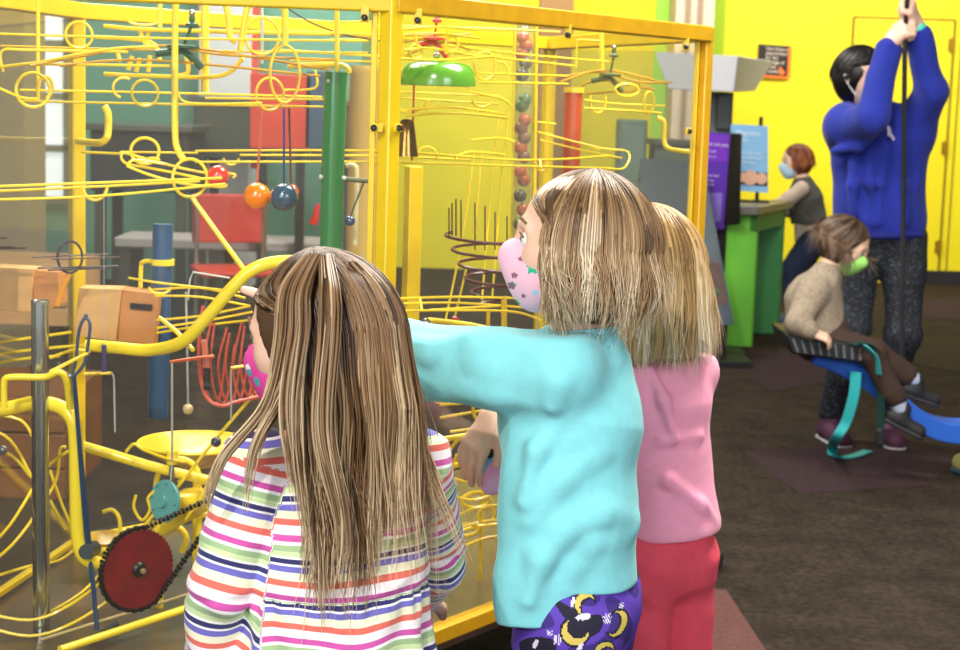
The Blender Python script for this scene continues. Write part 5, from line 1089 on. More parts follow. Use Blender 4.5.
# ================================================================== GIRL IN THE AQUA SHIRT
def girl_aqua():
    hc = P(582, 242, 2.40); hs = .099
    t = thing('person', 'girl in profile in aqua long-sleeved shirt and pale pink mask, pointing', 'person', (hc.x, hc.y + .02, 0), 'children watching the glass case')
    fr = frame((-.975, .20, .04)); r, f, u = frame((-.86, .50, 0)); body = SDF()
    neck = P(580, 331, 2.42)
    L = add_head(body, hc, fr, hs, neck)
    chest = pen(neck, neck.z - .13) + Vector((0, 0, 0)); waist = P(576, 505, 2.42); hip = P(578, 600, 2.43)
    sh = [P(556, 366, 2.335), P(590, 362, 2.52)]      # near (left) arm first
    for s_ in sh: body.add(f_cap(neck - u * .03, s_, .035, .034), .03)
    body.add(f_cap(chest, waist, .080, .074, n=f, s=.8), .04); body.add(f_cap(waist, hip, .074, .078, n=f, s=.85), .04)
    elb = [P(430, 362, 2.40), P(570, 430, 2.66)]; wr = [P(318, 312, 2.555), P(555, 420, 2.82)]
    for s_, e_, w_ in zip(sh, elb, wr): body.add(f_cap(s_, e_, .036, .030), .02); body.add(f_cap(e_, w_, .030, .021), .01)
    tip = P(244, 272, 2.60)
    add_hand(body, wr[0], tip - wr[0], (0, -.35, .95), (0, -.9, -.2), .138, point=True)
    add_hand(body, wr[1], (-.6, .5, .2), (-.3, .3, .9), (.3, -.8, .2), .135, .4)
    hips = [hip + r * x for x in (-.052, .052)]; kn = [pen(h_ + f * .012, .38) for h_ in hips]; an = [pen(h_ - f * .01, .075) for h_ in hips]
    legs(body, hips, kn, an, .066, .045, .032)
    for a_ in an: body.add(f_cap(a_, a_ + f * .08 - u * .03, .03, .024), .02)
    build_sdf('body', body, .0035, SKIN(), t)
    add_eyes(L, fr, hs, ('grey', (110, 130, 145)), t)
    md = mask_sdf(L, fr, hs, .05)
    rg = np.random.default_rng(8)
    sp = [(P(533, 270, 2.33), .0075, 1), (P(515, 279, 2.33), .004, 2), (P(513, 289, 2.33), .0045, 1), (P(524, 300, 2.33), .003, 2), (P(521, 262, 2.33), .003, 2), (P(536, 295, 2.33), .004, 3)]
    sp += [(P(rg.uniform(505, 560), rg.uniform(255, 310), 2.45), .005, int(rg.integers(1, 4))) for _ in range(9)]
    def mf(c):
        o = np.zeros(len(c), int)
        for s_, ra, mi in sp:
            q = c - V3(s_); d = np.hypot(q[:, 0], q[:, 2]); ok = (d < ra * (1 + .25 * np.sin(5 * np.arctan2(q[:, 2], q[:, 0])))) & (np.abs(q[:, 1]) < .07); o[ok] = mi
        return o
    mk = build_sdf('face_mask', md, .002, [mat('mask_pale_pink', (250, 190, 212), .8), mat('mask_print_green', (40, 178, 140), .8), mat('mask_print_plum', (150, 90, 120), .8), mat('mask_print_blue', (150, 210, 235), .8)], t, face_fn=mf)
    for sx in (-1, 1):
        b = MB(); b.tube(smooth_path([L(sx * .54, .50, -.25), L(sx * .66, .2, -.1), L(sx * .76, -.12, 0), L(sx * .76, -.16, -.15), L(sx * .6, .35, -.6)], 4), .0012, 5); b.build('ear_loop', mat('elastic', (235, 235, 235), .7), mk)
    # shirt
    d = SDF(); c1 = P(570, 415, 2.41); c2 = P(569, 505, 2.41); c3 = P(573, 588, 2.42)
    d.add(f_cap(neck - u * .05, c1, .070, .098, n=r, s=1.0), .04)
    for s_ in sh: d.add(f_cap(neck - u * .05, s_ - u * .004, .044, .046), .04)
    d.add(f_cap(c1, c2, .090, .094, n=r, s=.98), .04); d.add(f_cap(c2, c3, .093, .092, n=r, s=1.0), .03)
    d.add(f_cap(P(540, 480, 2.35), P(527, 600, 2.345), .045, .038, n=(0, 1, 0), s=.7), .05)   # front of the shirt hanging lower
    d.add(f_cap(P(527, 580, 2.345), P(527, 640, 2.345), .038, .036, n=(0, 1, 0), s=.7), .03)
    a0, a1, a2 = sh[0], elb[0], elb[0].lerp(wr[0], .92)
    d.add(f_cap(a0 - u * .006, a0.lerp(a1, .5) - u * .004, .060, .056), .03); d.add(f_cap(a0.lerp(a1, .5) - u * .004, a1, .056, .052), .015); d.add(f_cap(a1, a2, .050, .036), .008)
    d.add(f_cap(sh[1], elb[1], .046, .040), .02); d.add(f_cap(elb[1], elb[1].lerp(wr[1], .9), .040, .030), .01)
    # folds
    def fold(pts, rr, k=.024): d.chain([P(*q) for q in pts], rr, k)
    fold([(600, 452, 2.327), (560, 480, 2.315), (530, 520, 2.315)], [.003, .008, .004])
    fold([(632, 520, 2.38), (600, 512, 2.325), (565, 528, 2.315), (540, 560, 2.31), (528, 600, 2.31)], [.004, .010, .010, .009, .006])
    fold([(628, 530, 2.37), (590, 540, 2.33), (572, 565, 2.33), (566, 586, 2.33)], [.004, .007, .006, .004])
    fold([(556, 424, 2.32), (536, 450, 2.31), (524, 500, 2.31)], [.003, .006, .004])
    fold([(412, 345, 2.36), (430, 352, 2.345), (452, 346, 2.345)], [.004, .007, .004])
    fold([(470, 340, 2.34), (482, 360, 2.325), (500, 378, 2.325)], [.005, .009, .004])
    fold([(440, 388, 2.36), (468, 386, 2.34), (500, 392, 2.325), (530, 398, 2.31)], [.004, .006, .007, .004])
    fold([(520, 345, 2.33), (545, 356, 2.30), (558, 380, 2.285), (552, 405, 2.29)], [.003, .005, .006, .003])
    pass
    hem = P(590, 594, 2.33).z
    d.ops.append(('i', (lambda p: (hem - .0 - np.clip((P(570, 600, 2.35).x - p[:, 0]) / .02, 0, 1) * .048) - p[:, 2]), .003))
    d.cut(f_plane(neck + u * .004, u), .006)
    fn = fold_noise(21, .0036, 17, 16, 8, 1.6)
    d.disp = fn
    build_sdf('shirt', d, .0032, mat('jersey_aqua', (132, 216, 224), .85, noise=.04, nscale=60, bump=.3, bscale=420, sheen=.15), t)
    b = MB(); ring = []
    for i in range(28):
        a = 2 * math.pi * i / 28; ring.append(neck + u * (.001 - .006 * math.cos(a)) + f * (.052 * math.cos(a)) + r * (.056 * math.sin(a)))
    b.tube(ring, .006, 8, closed=True); b.build('collar', mat('jersey_aqua', (0, 0, 0)), t)
    # leggings with printed moons and clouds
    lg = SDF(); lg.add(f_cap(P(580, 560, 2.43), hip, .070, .080, n=f, s=.9), .03)
    lg.add(f_cap(hip - f * .02, hips[0] - u * .02 - f * .025, .074, .070), .03); legs(lg, hips, kn, [pen(a_, .11) for a_ in an], .070, .052, .040)
    lg.disp = fold_noise(9, .003, 20, 20, 30)
    prints = []
    rg = np.random.default_rng(5)
    for (px, py, kind, s_, a_) in [(574, 624, 'moon', .019, .6), (584, 599, 'moon', .014, -1.2), (603, 645, 'moon', .014, -1.6), (617, 622, 'moon', .016, 2.3), (582, 610, 'cloud', .010, 0), (578, 640, 'cloud', .008, 1.0),
                                   (557, 632, 'star', .009, 0), (549, 626, 'star', .006, 1), (606, 614, 'star', .008, .5), (572, 597, 'cloud', .006, 1.3), (535, 640, 'cloud', .007, 1.1), (622, 608, 'star', .005, 1)]:
        prints.append((P(px, py, 2.34), kind, s_, a_, 1))
    for i in range(70):
        prints.append((Vector((hip.x + rg.uniform(-.14, .14), hip.y + rg.choice((-1, 1)) * .06, rg.uniform(.12, .60))), ['moon', 'cloud', 'star'][i % 3], rg.uniform(.007, .014), rg.uniform(0, 6), 1))
    hy = hip.y
    def lf(c):
        q = c * 38; n1 = np.sin(q[:, 0] + 1.3 * np.sin(q[:, 2] * 1.7)) + np.sin(q[:, 2] * 1.9 + 1.7 * np.sin(q[:, 0] * 1.3 + q[:, 1])) + .6 * np.sin(q[:, 1] * 2 + q[:, 2])
        o = np.where(n1 > .4, 1, 0); o[n1 < -1.35] = 2
        for s_, kind, R_, an_, _ in prints:
            dx = c[:, 0] - s_.x; dz = c[:, 2] - s_.z; side = (c[:, 1] - hy) * (s_.y - hy) > 0
            ca_, sa_ = math.cos(an_), math.sin(an_); x = dx * ca_ + dz * sa_; z = -dx * sa_ + dz * ca_
            if kind == 'moon':
                ins = (np.hypot(x, z) < R_) & (np.hypot(x - .38 * R_, z - .2 * R_) > R_ * .84); edge = (np.hypot(x, z) < R_ * 1.17) & (np.hypot(x - .5 * R_, z - .26 * R_) > R_ * .74)
                o[edge & side] = 2; o[ins & side] = 3
            elif kind == 'cloud':
                ins = (np.hypot(x, z * 1.6) < R_ * .7) | (np.hypot(x - R_ * .6, (z - .1 * R_) * 1.4) < R_ * .5) | (np.hypot(x + R_ * .6, (z + .1 * R_) * 1.5) < R_ * .5); o[ins & side] = 4
            else:
                th = np.arctan2(z, x); ins = np.hypot(x, z) < R_ * (.45 + .5 * np.abs(np.sin(th * 3.5))) ** 1.0; ins &= np.sin(x * 2200) > -.2; o[ins & side] = 4
        return o
    build_sdf('leggings', lg, .0020, [mat('print_purple', (92, 60, 176), .8), mat('print_deep_purple', (58, 38, 124), .8), mat('print_ink', (22, 18, 44), .8), mat('print_yellow', (214, 192, 92), .8), mat('print_white', (222, 216, 232), .8)], t, face_fn=lf)
    for a_ in an: shoe(t, 'shoe', a_, f, .185, mat('shoe_grey', (120, 124, 140), .6), mat('sole_white', (225, 225, 220), .6))
    hm = hair_mat('hair_ash_blonde', (70, 46, 26), (160, 126, 84), (232, 214, 184))
    prof = [(0, .084, .104, 0, -.010), (.03, .090, .106, 0, -.014), (.065, .094, .100, 0, -.018), (.082, .090, .092, 0, -.020), (.100, .074, .076, 0, -.018)]
    scalp('hair_underlayer', hc, fr, prof, t, hm, hs, 1.0, low=.9)
    hair('hair', hc, fr, prof, hs, t, hm, n=6000, face=.96, seed=5, length=(.66, 1.0), wild=.4, clump=30, rad=.00085, bottom_var=.10, z0=.05, curl=.2, part=.10)
girl_aqua()

# ================================================================== GIRL IN THE PINK SHIRT
def girl_pink():
    hc = P(648, 264, 2.86); hs = .098
    t = thing('person', 'blonde girl in pink shirt and coral red leggings, mostly behind the girl in aqua', 'person', (hc.x, hc.y + .02, 0), 'children watching the glass case')
    fr = frame((-.80, .58, -.08)); r, f, u = frame((-.62, .78, 0)); body = SDF()
    neck = P(661, 350, 2.88)
    L = add_head(body, hc, fr, hs, neck)
    chest = pen(neck, neck.z - .12); waist = P(662, 470, 2.88); hip = P(658, 555, 2.88)
    sh = [neck - r * .10 - u * .035, neck + r * .075 - u * .045]
    for s_ in sh: body.add(f_cap(neck - u * .03, s_, .034, .033), .03)
    body.add(f_cap(chest, waist, .070, .066, n=f, s=.8), .04); body.add(f_cap(waist, hip, .066, .070, n=f, s=.9), .04)
    elb = [P(566, 412, 2.82), P(672, 440, 3.02)]; wr = [P(504, 408, 2.74), P(640, 450, 3.16)]
    for s_, e_, w_ in zip(sh, elb, wr): body.add(f_cap(s_, e_, .033, .028), .02); body.add(f_cap(e_, w_, .028, .023), .01)
    # hand hanging down and left, thumb towards the camera
    w = wr[0]; hd = (P(473, 452, 2.72) - P(498, 412, 2.73)).normalized()
    body.add(f_cap(w, P(494, 418, 2.73), .024, .024), .01)
    add_hand(body, P(494, 416, 2.73), hd, (-.7, -.55, .35), (.9, -.3, -.4), .135, .30, .10)
    add_hand(body, wr[1], (-.5, .8, -.3), (0, 0, 1), (-1, 0, 0), .125, .4)
    hips = [hip + r * x for x in (-.055, .045)]
    kn = [P(640, 648, 2.84) - u * .12, P(685, 648, 2.93) - u * .10]; kn = [pen(kn[0], .36), pen(kn[1], .36)]; an = [pen(kn[0] - f * .02 , .075), pen(kn[1] - f * .01, .075)]
    legs(body, hips, kn, an, .062, .042, .030)
    for a_ in an: body.add(f_cap(a_, a_ + f * .08 - u * .03, .03, .024), .02)
    build_sdf('body', body, .0038, SKIN(), t)
    add_eyes(L, fr, hs, ('blue', (90, 120, 150)), t)
    mk = build_sdf('face_mask', mask_sdf(L, fr, hs), .003, mat('mask_lilac', (190, 160, 210), .8), t)
    d = SDF(); c1 = P(660, 400, 2.88); c2 = P(661, 460, 2.88); c3 = P(665, 522, 2.88)
    d.add(f_cap(neck - u * .035, c1, .058, .088, n=f, s=.85), .03)
    for s_ in sh: d.add(f_cap(neck - u * .04, s_, .042, .044), .03)
    d.add(f_cap(c1, c2, .086, .082, n=f, s=.86), .03); d.add(f_cap(c2, c3, .082, .098, n=f, s=.95), .03)
    d.add(f_cap(sh[0], elb[0], .044, .038), .02); d.add(f_cap(elb[0], elb[0].lerp(wr[0], .88), .038, .030), .01)
    d.add(f_cap(sh[1], elb[1], .044, .038), .02); d.add(f_cap(elb[1], elb[1].lerp(wr[1], .9), .038, .028), .01)
    d.chain([P(636, 478, 2.82), P(668, 480, 2.795), P(700, 505, 2.81), P(712, 520, 2.84)], [.003, .008, .009, .004], .012)
    d.chain([P(640, 455, 2.82), P(664, 440, 2.80), P(700, 436, 2.83)], [.003, .006, .003], .014)
    d.chain([P(650, 370, 2.80), P(664, 400, 2.79), P(676, 440, 2.79)], [.003, .006, .003], .016)
    d.cut(f_plane(P(672, 528, 2.88), (.06, 0, -1)), .004); d.cut(f_plane(neck - u * .014, u), .006); d.disp = fold_noise(31, .003, 17, 16, 9, 1.4)
    build_sdf('shirt', d, .004, mat('jersey_pink', (255, 164, 194), .85, noise=.04, nscale=60, bump=.3, bscale=420, sheen=.15), t)
    b = MB(); ring = []
    for i in range(28):
        a = 2 * math.pi * i / 28; ring.append(neck - u * (.018 + .006 * math.cos(a)) + f * (.050 * math.cos(a)) + r * (.054 * math.sin(a)))
    b.tube(ring, .006, 8, closed=True); b.build('collar', mat('collar_wine', (150, 30, 62), .8), t)
    lg = SDF(); lg.add(f_cap(P(661, 520, 2.88), hip, .076, .088, n=f, s=.92), .03)
    for s_ in hips: lg.add(f_ell(s_ - f * .022 - u * .010, (.056, .056, .066)), .035)
    legs(lg, hips, kn, [pen(a_, .10) for a_ in an], .066, .050, .040, .014)
    lg.disp = fold_noise(12, .003, 20, 20, 36)
    build_sdf('leggings', lg, .004, mat('leggings_coral', (228, 78, 98), .85, noise=.05, nscale=50, bump=.3, bscale=420), t)
    for a_ in an: shoe(t, 'shoe', a_, f, .18, mat('shoe_wine', (120, 40, 60), .6), mat('sole_white', (225, 225, 220), .6))
    hm = hair_mat('hair_blonde', (120, 86, 42), (206, 170, 112), (250, 236, 208))
    prof = [(0, .082, .098, 0, -.006), (.04, .088, .100, .004, -.010), (.09, .092, .096, .008, -.014), (.13, .092, .090, .012, -.018), (.16, .092, .086, .014, -.020)]
    scalp('hair_underlayer', hc, fr, prof, t, hm, hs, 1.0, low=.75)
    hair('hair', hc, fr, prof, hs, t, hm, n=4600, face=1.0, seed=15, length=(.78, 1.02), wild=.25, clump=30, rad=.0010, z0=.05)
    # tie-dye cloth held against her front
    c = SDF(); c.add(f_cap(P(496, 446, 2.80), P(492, 484, 2.80), .020, .017, n=(0, 1, 0), s=.5), .01); c.add(f_cap(P(520, 440, 2.82), P(512, 486, 2.82), .02, .018), .02); c.disp = fold_noise(3, .004, 60, 40, 20)
    def cf(v):
        return np.clip(((v[:, 2] - P(497, 492, 2.8).z) / .022 + .6 * np.sin(v[:, 0] * 150)).astype(int), 0, 3)
    o = build_sdf('tie_dye_cloth', c, .003, [mat('dye_pale', (232, 190, 226), .8), mat('dye_lilac', (240, 170, 220), .8), mat('dye_blue', (110, 190, 235), .8), mat('dye_magenta', (220, 80, 150), .8)], t, face_fn=cf)
    c = SDF(); c.add(f_cap(P(488, 452, 2.79), P(506, 438, 2.80), .011, .016), .01); build_sdf('cuff', c, .003, mat('cuff_bottle_green', (14, 62, 62), .8), t)
girl_pink()

# ================================================================== WOMAN IN THE BLUE HOODIE
def woman():
    hc = P(860, 76, 7.02); hs = .118; gy = 6.98
    feet = [G(832, 442), G(892, 444)]
    t = thing('person', 'adult in royal blue hoodie and dark speckled leggings hauling on a black rope overhead', 'person', ((feet[0].x + feet[1].x) / 2, 6.95, 0))
    fr = frame((.76, -.58, -.28)); r, f, u = frame((-.10, -.99, 0)); body = SDF()
    neck = P(872, 112, 7.06)
    L = add_head(body, hc, fr, hs, neck)
    chest = P(878, 150, 7.05); waist = P(880, 200, 7.05); hip = P(882, 240, 7.05)
    sh = [P(848, 126, 7.03), P(912, 128, 7.03)]
    for s_ in sh: body.add(f_cap(neck - u * .05, s_, .05, .055), .05)
    body.add(f_cap(chest, waist, .145, .13, n=f, s=.7), .08); body.add(f_cap(waist, hip, .13, .15, n=f, s=.75), .08)
    elb = [P(848, 128, 6.80), P(936, 90, 6.90)]; wr = [P(890, 44, 6.84), P(916, 26, 6.86)]
    elb[0] = P(872, 117, 6.78); elb[1] = P(933, 90, 6.90)
    for s_, e_, w_ in zip(sh, elb, wr): body.add(f_cap(s_, e_, .055, .045), .03); body.add(f_cap(e_, w_, .042, .030), .02)
    rp = P(905, 22, 6.82); rp2 = P(909, 6, 6.82)
    add_hand(body, wr[0], P(903, 30, 6.80) - wr[0], (-.6, -.6, .5), (.0, -.3, 1), .195, fist=True)
    add_hand(body, wr[1], P(911, 8, 6.82) - wr[1], (.8, -.5, .2), (-.3, -.4, 1), .195, fist=True)
    hips = [hip - Vector((.10, 0, 0)), hip + Vector((.09, 0, 0))]; kn = [P(852, 330, 6.95), P(903, 335, 6.92)]; an = [feet[0] + Vector((0, .06, .09)), feet[1] + Vector((0, .06, .09))]
    legs(body, hips, kn, an, .085, .046, .032, .04)
    build_sdf('body', body, .007, SKIN(), t)
    add_eyes(L, fr, hs, ('brown', (70, 45, 30)), t)
    mk = build_sdf('face_mask', mask_sdf(L, fr, hs), .004, mat('mask_grey_rose', (196, 172, 168), .8), t)
    for sx in (-1, 1):
        b = MB(); b.tube(smooth_path([L(sx * .54, .50, -.25), L(sx * .66, .2, -.1), L(sx * .78, -.12, 0), L(sx * .78, -.16, -.15), L(sx * .6, .35, -.6)], 4), .003, 5); b.build('ear_loop', mat('elastic', (235, 235, 235), .7), mk)
    d = SDF()
    d.add(f_cap(neck - u * .06, chest, .10, .172, n=f, s=.72), .06)
    for s_ in sh: d.add(f_cap(neck - u * .07, s_ - u * .01, .075, .085), .07)
    d.add(f_cap(chest, P(880, 215, 7.05), .176, .192, n=f, s=.72), .06)
    d.add(f_cap(sh[0], P(846, 124, 6.95), .080, .078), .05); d.add(f_cap(P(846, 128, 6.95), elb[0], .078, .066), .03); d.add(f_cap(elb[0], elb[0].lerp(wr[0], .90), .064, .046), .02)
    d.add(f_cap(sh[1], elb[1], .085, .068), .05); d.add(f_cap(elb[1], elb[1].lerp(wr[1], .82), .066, .048), .03)
    d.add(f_ell(P(876, 118, 7.15), (.11, .10, .07)), .05)     # hood lying behind the neck
    for x, a_ in ((852, 0), (868, 3), (884, -2), (902, 2)):
        d.chain([P(x, 150, 6.925), P(x + a_, 185, 6.915), P(x + 2 * a_, 222, 6.915)], [.006, .014, .010], .03)
    d.chain([P(835, 150, 6.9), P(858, 146, 6.86), P(876, 128, 6.83), P(892, 100, 6.84)], [.01, .016, .014, .006], .03)
    d.sub(f_ell(P(866, 97, 7.0) + f * .05, (.07, .09, .05)), .02)
    d.cut(f_plane(P(878, 237, 7.05), (-.05, 0, -1)), .01); d.disp = fold_noise(41, .010, 11, 8, 7, 1.5)
    hd = build_sdf('hoodie', d, .008, mat('fleece_royal_blue', (26, 44, 152), .9, noise=.06, nscale=20, bump=.3, bscale=150, sheen=.1), t)
    b = MB(); b.tube(smooth_path([P(836, 236, 6.96), P(860, 236, 6.90), P(890, 236, 6.90), P(921, 234, 6.96)], 5), .012, 8); b.build('hem_band', mat('fleece_navy', (26, 38, 128), .9), hd)
    b = MB()
    for dx, dz in ((0, 0), (1.5, 5), (4, 9)):
        b.tube([P(888 + dx, 127 + dz, 6.885), P(890 + dx, 131 + dz, 6.885)], .006, 6)
    b.tube([P(889, 126, 6.885), P(888, 136, 6.885), P(892, 136, 6.885)], .004, 6); b.build('chest_print', mat('print_white', (0, 0, 0)), hd)
    c = SDF(); wb = elb[1].lerp(wr[1], .97); c.add(f_cap(wb - (wr[1] - elb[1]).normalized() * .016, wb + (wr[1] - elb[1]).normalized() * .012, .040, .038), .0); 
    for k_, sgn in ((-.018, -1), (.014, 1)): c.cut(f_plane(wb + (wr[1] - elb[1]).normalized() * k_, (wr[1] - elb[1]) * sgn), .001)
    build_sdf('wristband', c, .004, mat('band_turquoise', (90, 225, 200), .5), t)
    lg = SDF(); lg.add(f_cap(P(880, 225, 7.05), hip, .15, .165, n=f, s=.75), .05); legs(lg, hips, kn, [a_ + u * .03 for a_ in an], .100, .068, .050, .03)
    lg.disp = fold_noise(14, .006, 12, 10, 14)
    m = bpy.data.materials.new('leggings_speckled'); m.use_nodes = True; nt = m.node_tree; bb = nt.nodes['Principled BSDF']
    tc = nt.nodes.new('ShaderNodeTexCoord'); vo = nt.nodes.new('ShaderNodeTexNoise'); vo.inputs['Scale'].default_value = 120; vo.inputs['Detail'].default_value = 2
    rp_ = nt.nodes.new('ShaderNodeValToRGB'); rp_.color_ramp.elements[0].position = .54; rp_.color_ramp.elements[0].color = (*lin((20, 22, 30)), 1); rp_.color_ramp.elements[1].position = .66; rp_.color_ramp.elements[1].color = (*lin((74, 84, 100)), 1)
    nt.links.new(tc.outputs['Object'], vo.inputs['Vector']); nt.links.new(vo.outputs[0], rp_.inputs[0]); nt.links.new(rp_.outputs[0], bb.inputs['Base Color']); bb.inputs['Roughness'].default_value = .8
    build_sdf('leggings', lg, .007, m, t)
    for i, a_ in enumerate(an):
        s_ = shoe(t, 'sneaker', a_, (.15, -.99, 0) if i == 0 else (-.05, -1, 0), .25, mat('shoe_plum', (74, 34, 62), .7, noise=.3, nscale=60), mat('sole_grey', (176, 178, 184), .6), h=.005)
    hm = hair_mat('hair_black', (10, 8, 8), (24, 19, 18), (52, 42, 38))
    prof = [(0, .094, .112, 0, -.010), (.03, .092, .110, 0, -.02), (.06, .08, .09, 0, -.03)]
    scalp('hair_underlayer', hc, fr, prof, t, hm, hs, 1.0, low=.9, h=.007)
    hair('hair', hc, fr, prof, hs, t, hm, n=1600, face=1.5, seed=25, length=(.7, 1.0), rad=.002, z0=.0, wild=.1)
    b = MB(); b.lathe(hc - fr[1] * .105 - Vector((0, 0, .01)), -fr[1], [(.04, -.01), (.045, .0), (.035, .018), (0, .03)], 18); b.build('hair_bun', hm, t)
woman()

# ================================================================== TODDLER IN THE SLING SEAT
def toddler():
    Y = 6.35; hc = P(845, 243, Y); hs = .095
    t = thing('person', 'toddler in oatmeal sweater and lime green mask riding the hanging seat', 'person', (P(820, 345, Y).x, Y, P(820, 350, Y).z))
    fr = frame((.84, -.30, -.52)); r, f, u = frame((1, -.12, 0)); body = SDF(); neck = P(827, 274, Y)
    L = add_head(body, hc, fr, hs, neck)
    chest = P(814, 300, Y); waist = P(812, 320, Y); hip = P(818, 338, Y)
    sh = [P(812, 292, Y - .09), P(818, 288, Y + .10)]
    body.add(f_cap(chest, waist, .085, .085), .04); body.add(f_cap(waist, hip, .085, .088), .04)
    for s_ in sh: body.add(f_cap(neck, s_, .03, .034), .03)
    elb = [P(797, 322, Y - .15), P(822, 322, Y + .14)]; wr = [P(812, 333, Y - .18), P(846, 334, Y + .08)]
    for s_, e_, w_ in zip(sh, elb, wr): body.add(f_cap(s_, e_, .030, .026), .02); body.add(f_cap(e_, w_, .026, .019), .01)
    add_hand(body, wr[0], (1, 0, -.30), (0, -.4, .9), (.2, .6, .3), .12, .6)
    add_hand(body, wr[1], (1, -.2, -.2), (0, 0, 1), (0, -1, 0), .105, .6)
    kn = [P(872, 352, Y - .14), P(874, 352, Y + .07)]; an = [P(900, 408, Y - .14), P(914, 380, Y + .07)]; hp = [hip + Vector((0.02, -.05, 0)), hip + Vector((0.02, .05, 0))]
    legs(body, hp, kn, an, .055, .042, .028)
    build_sdf('body', body, .0055, SKIN(), t)
    add_eyes(L, fr, hs, ('brown', (70, 45, 30)), t)
    mk = build_sdf('face_mask', mask_sdf(L, fr, hs, .06), .0035, mat('mask_lime', (168, 240, 120), .7), t)
    for sx in (-1, 1):
        b = MB(); b.tube(smooth_path([L(sx * .56, .50, -.20), L(sx * .66, .2, -.05), L(sx * .78, -.12, .05), L(sx * .78, -.16, -.15), L(sx * .62, .35, -.6)], 4), .003, 5); b.build('ear_loop', mat('mask_lime', (0, 0, 0)), mk)
    d = SDF(); d.add(f_cap(neck - Vector((0, 0, .005)), chest, .050, .095), .04); d.add(f_cap(chest, P(814, 332, Y), .098, .108), .04)
    for s_ in sh: d.add(f_cap(neck - Vector((0, 0, .012)), s_, .044, .048), .03)
    for s_, e_, w_ in zip(sh, elb, wr): d.add(f_cap(s_, e_, .050, .045), .03); d.add(f_cap(e_, e_.lerp(w_, .8), .044, .032), .01)
    d.cut(f_plane(P(812, 347, Y), (-.2, 0, -1)), .01); d.disp = fold_noise(51, .006, 20, 20, 16)
    build_sdf('sweater', d, .0055, mat('wool_oatmeal', (150, 136, 118), .95, noise=.25, nscale=90, bump=.5, bscale=200), t)
    c = SDF(); dv = (wr[0] - elb[0]).normalized(); c.add(f_cap(wr[0] - dv * .03, wr[0] - dv * .012, .026, .026), 0); build_sdf('wristband', c, .004, mat('band_turquoise', (90, 225, 200), .5), t)
    tr = SDF(); tr.add(f_cap(hip, hip + Vector((.04, 0, 0)), .095, .09), .03); legs(tr, hp, kn, [k_.lerp(a_, .82) for k_, a_ in zip(kn, an)], .056, .046, .040, .02); tr.disp = fold_noise(15, .005, 18, 18, 18)
    build_sdf('trousers', tr, .006, mat('corduroy_brown', (58, 40, 32), .9), t)
    for k_, a_ in zip(kn, an):
        c = SDF(); c.add(f_cap(k_.lerp(a_, .80), a_, .033, .031), 0); build_sdf('sock', c, .005, mat('sock_grey_blue', (160, 172, 196), .9), t)
    shoe(t, 'shoe', an[0] + Vector((.01, 0, -.01)), (.9, -.1, -.42), .155, mat('shoe_black', (30, 30, 34), .7), mat('sole_dark', (54, 52, 56), .7))
    shoe(t, 'shoe', an[1] + Vector((.01, 0, -.01)), (.95, .1, -.3), .155, mat('shoe_black', (30, 30, 34), .7), mat('sole_dark', (54, 52, 56), .7))
    hm = hair_mat('hair_tousled_brown', (48, 32, 22), (104, 80, 62), (160, 134, 112))
    prof = [(0, .088, .104, 0, -.012), (.02, .098, .114, 0, -.016), (.045, .094, .108, 0, -.022)]
    scalp('hair_underlayer', hc, fr, prof, t, hm, hs, 1.0, low=.7, h=.006)
    hair('hair', hc, fr, prof, hs, t, hm, n=2000, face=.7, seed=35, length=(.3, 1.0), rad=.0016, wild=.7, clump=24, swirl=.25, z0=.0)
toddler()

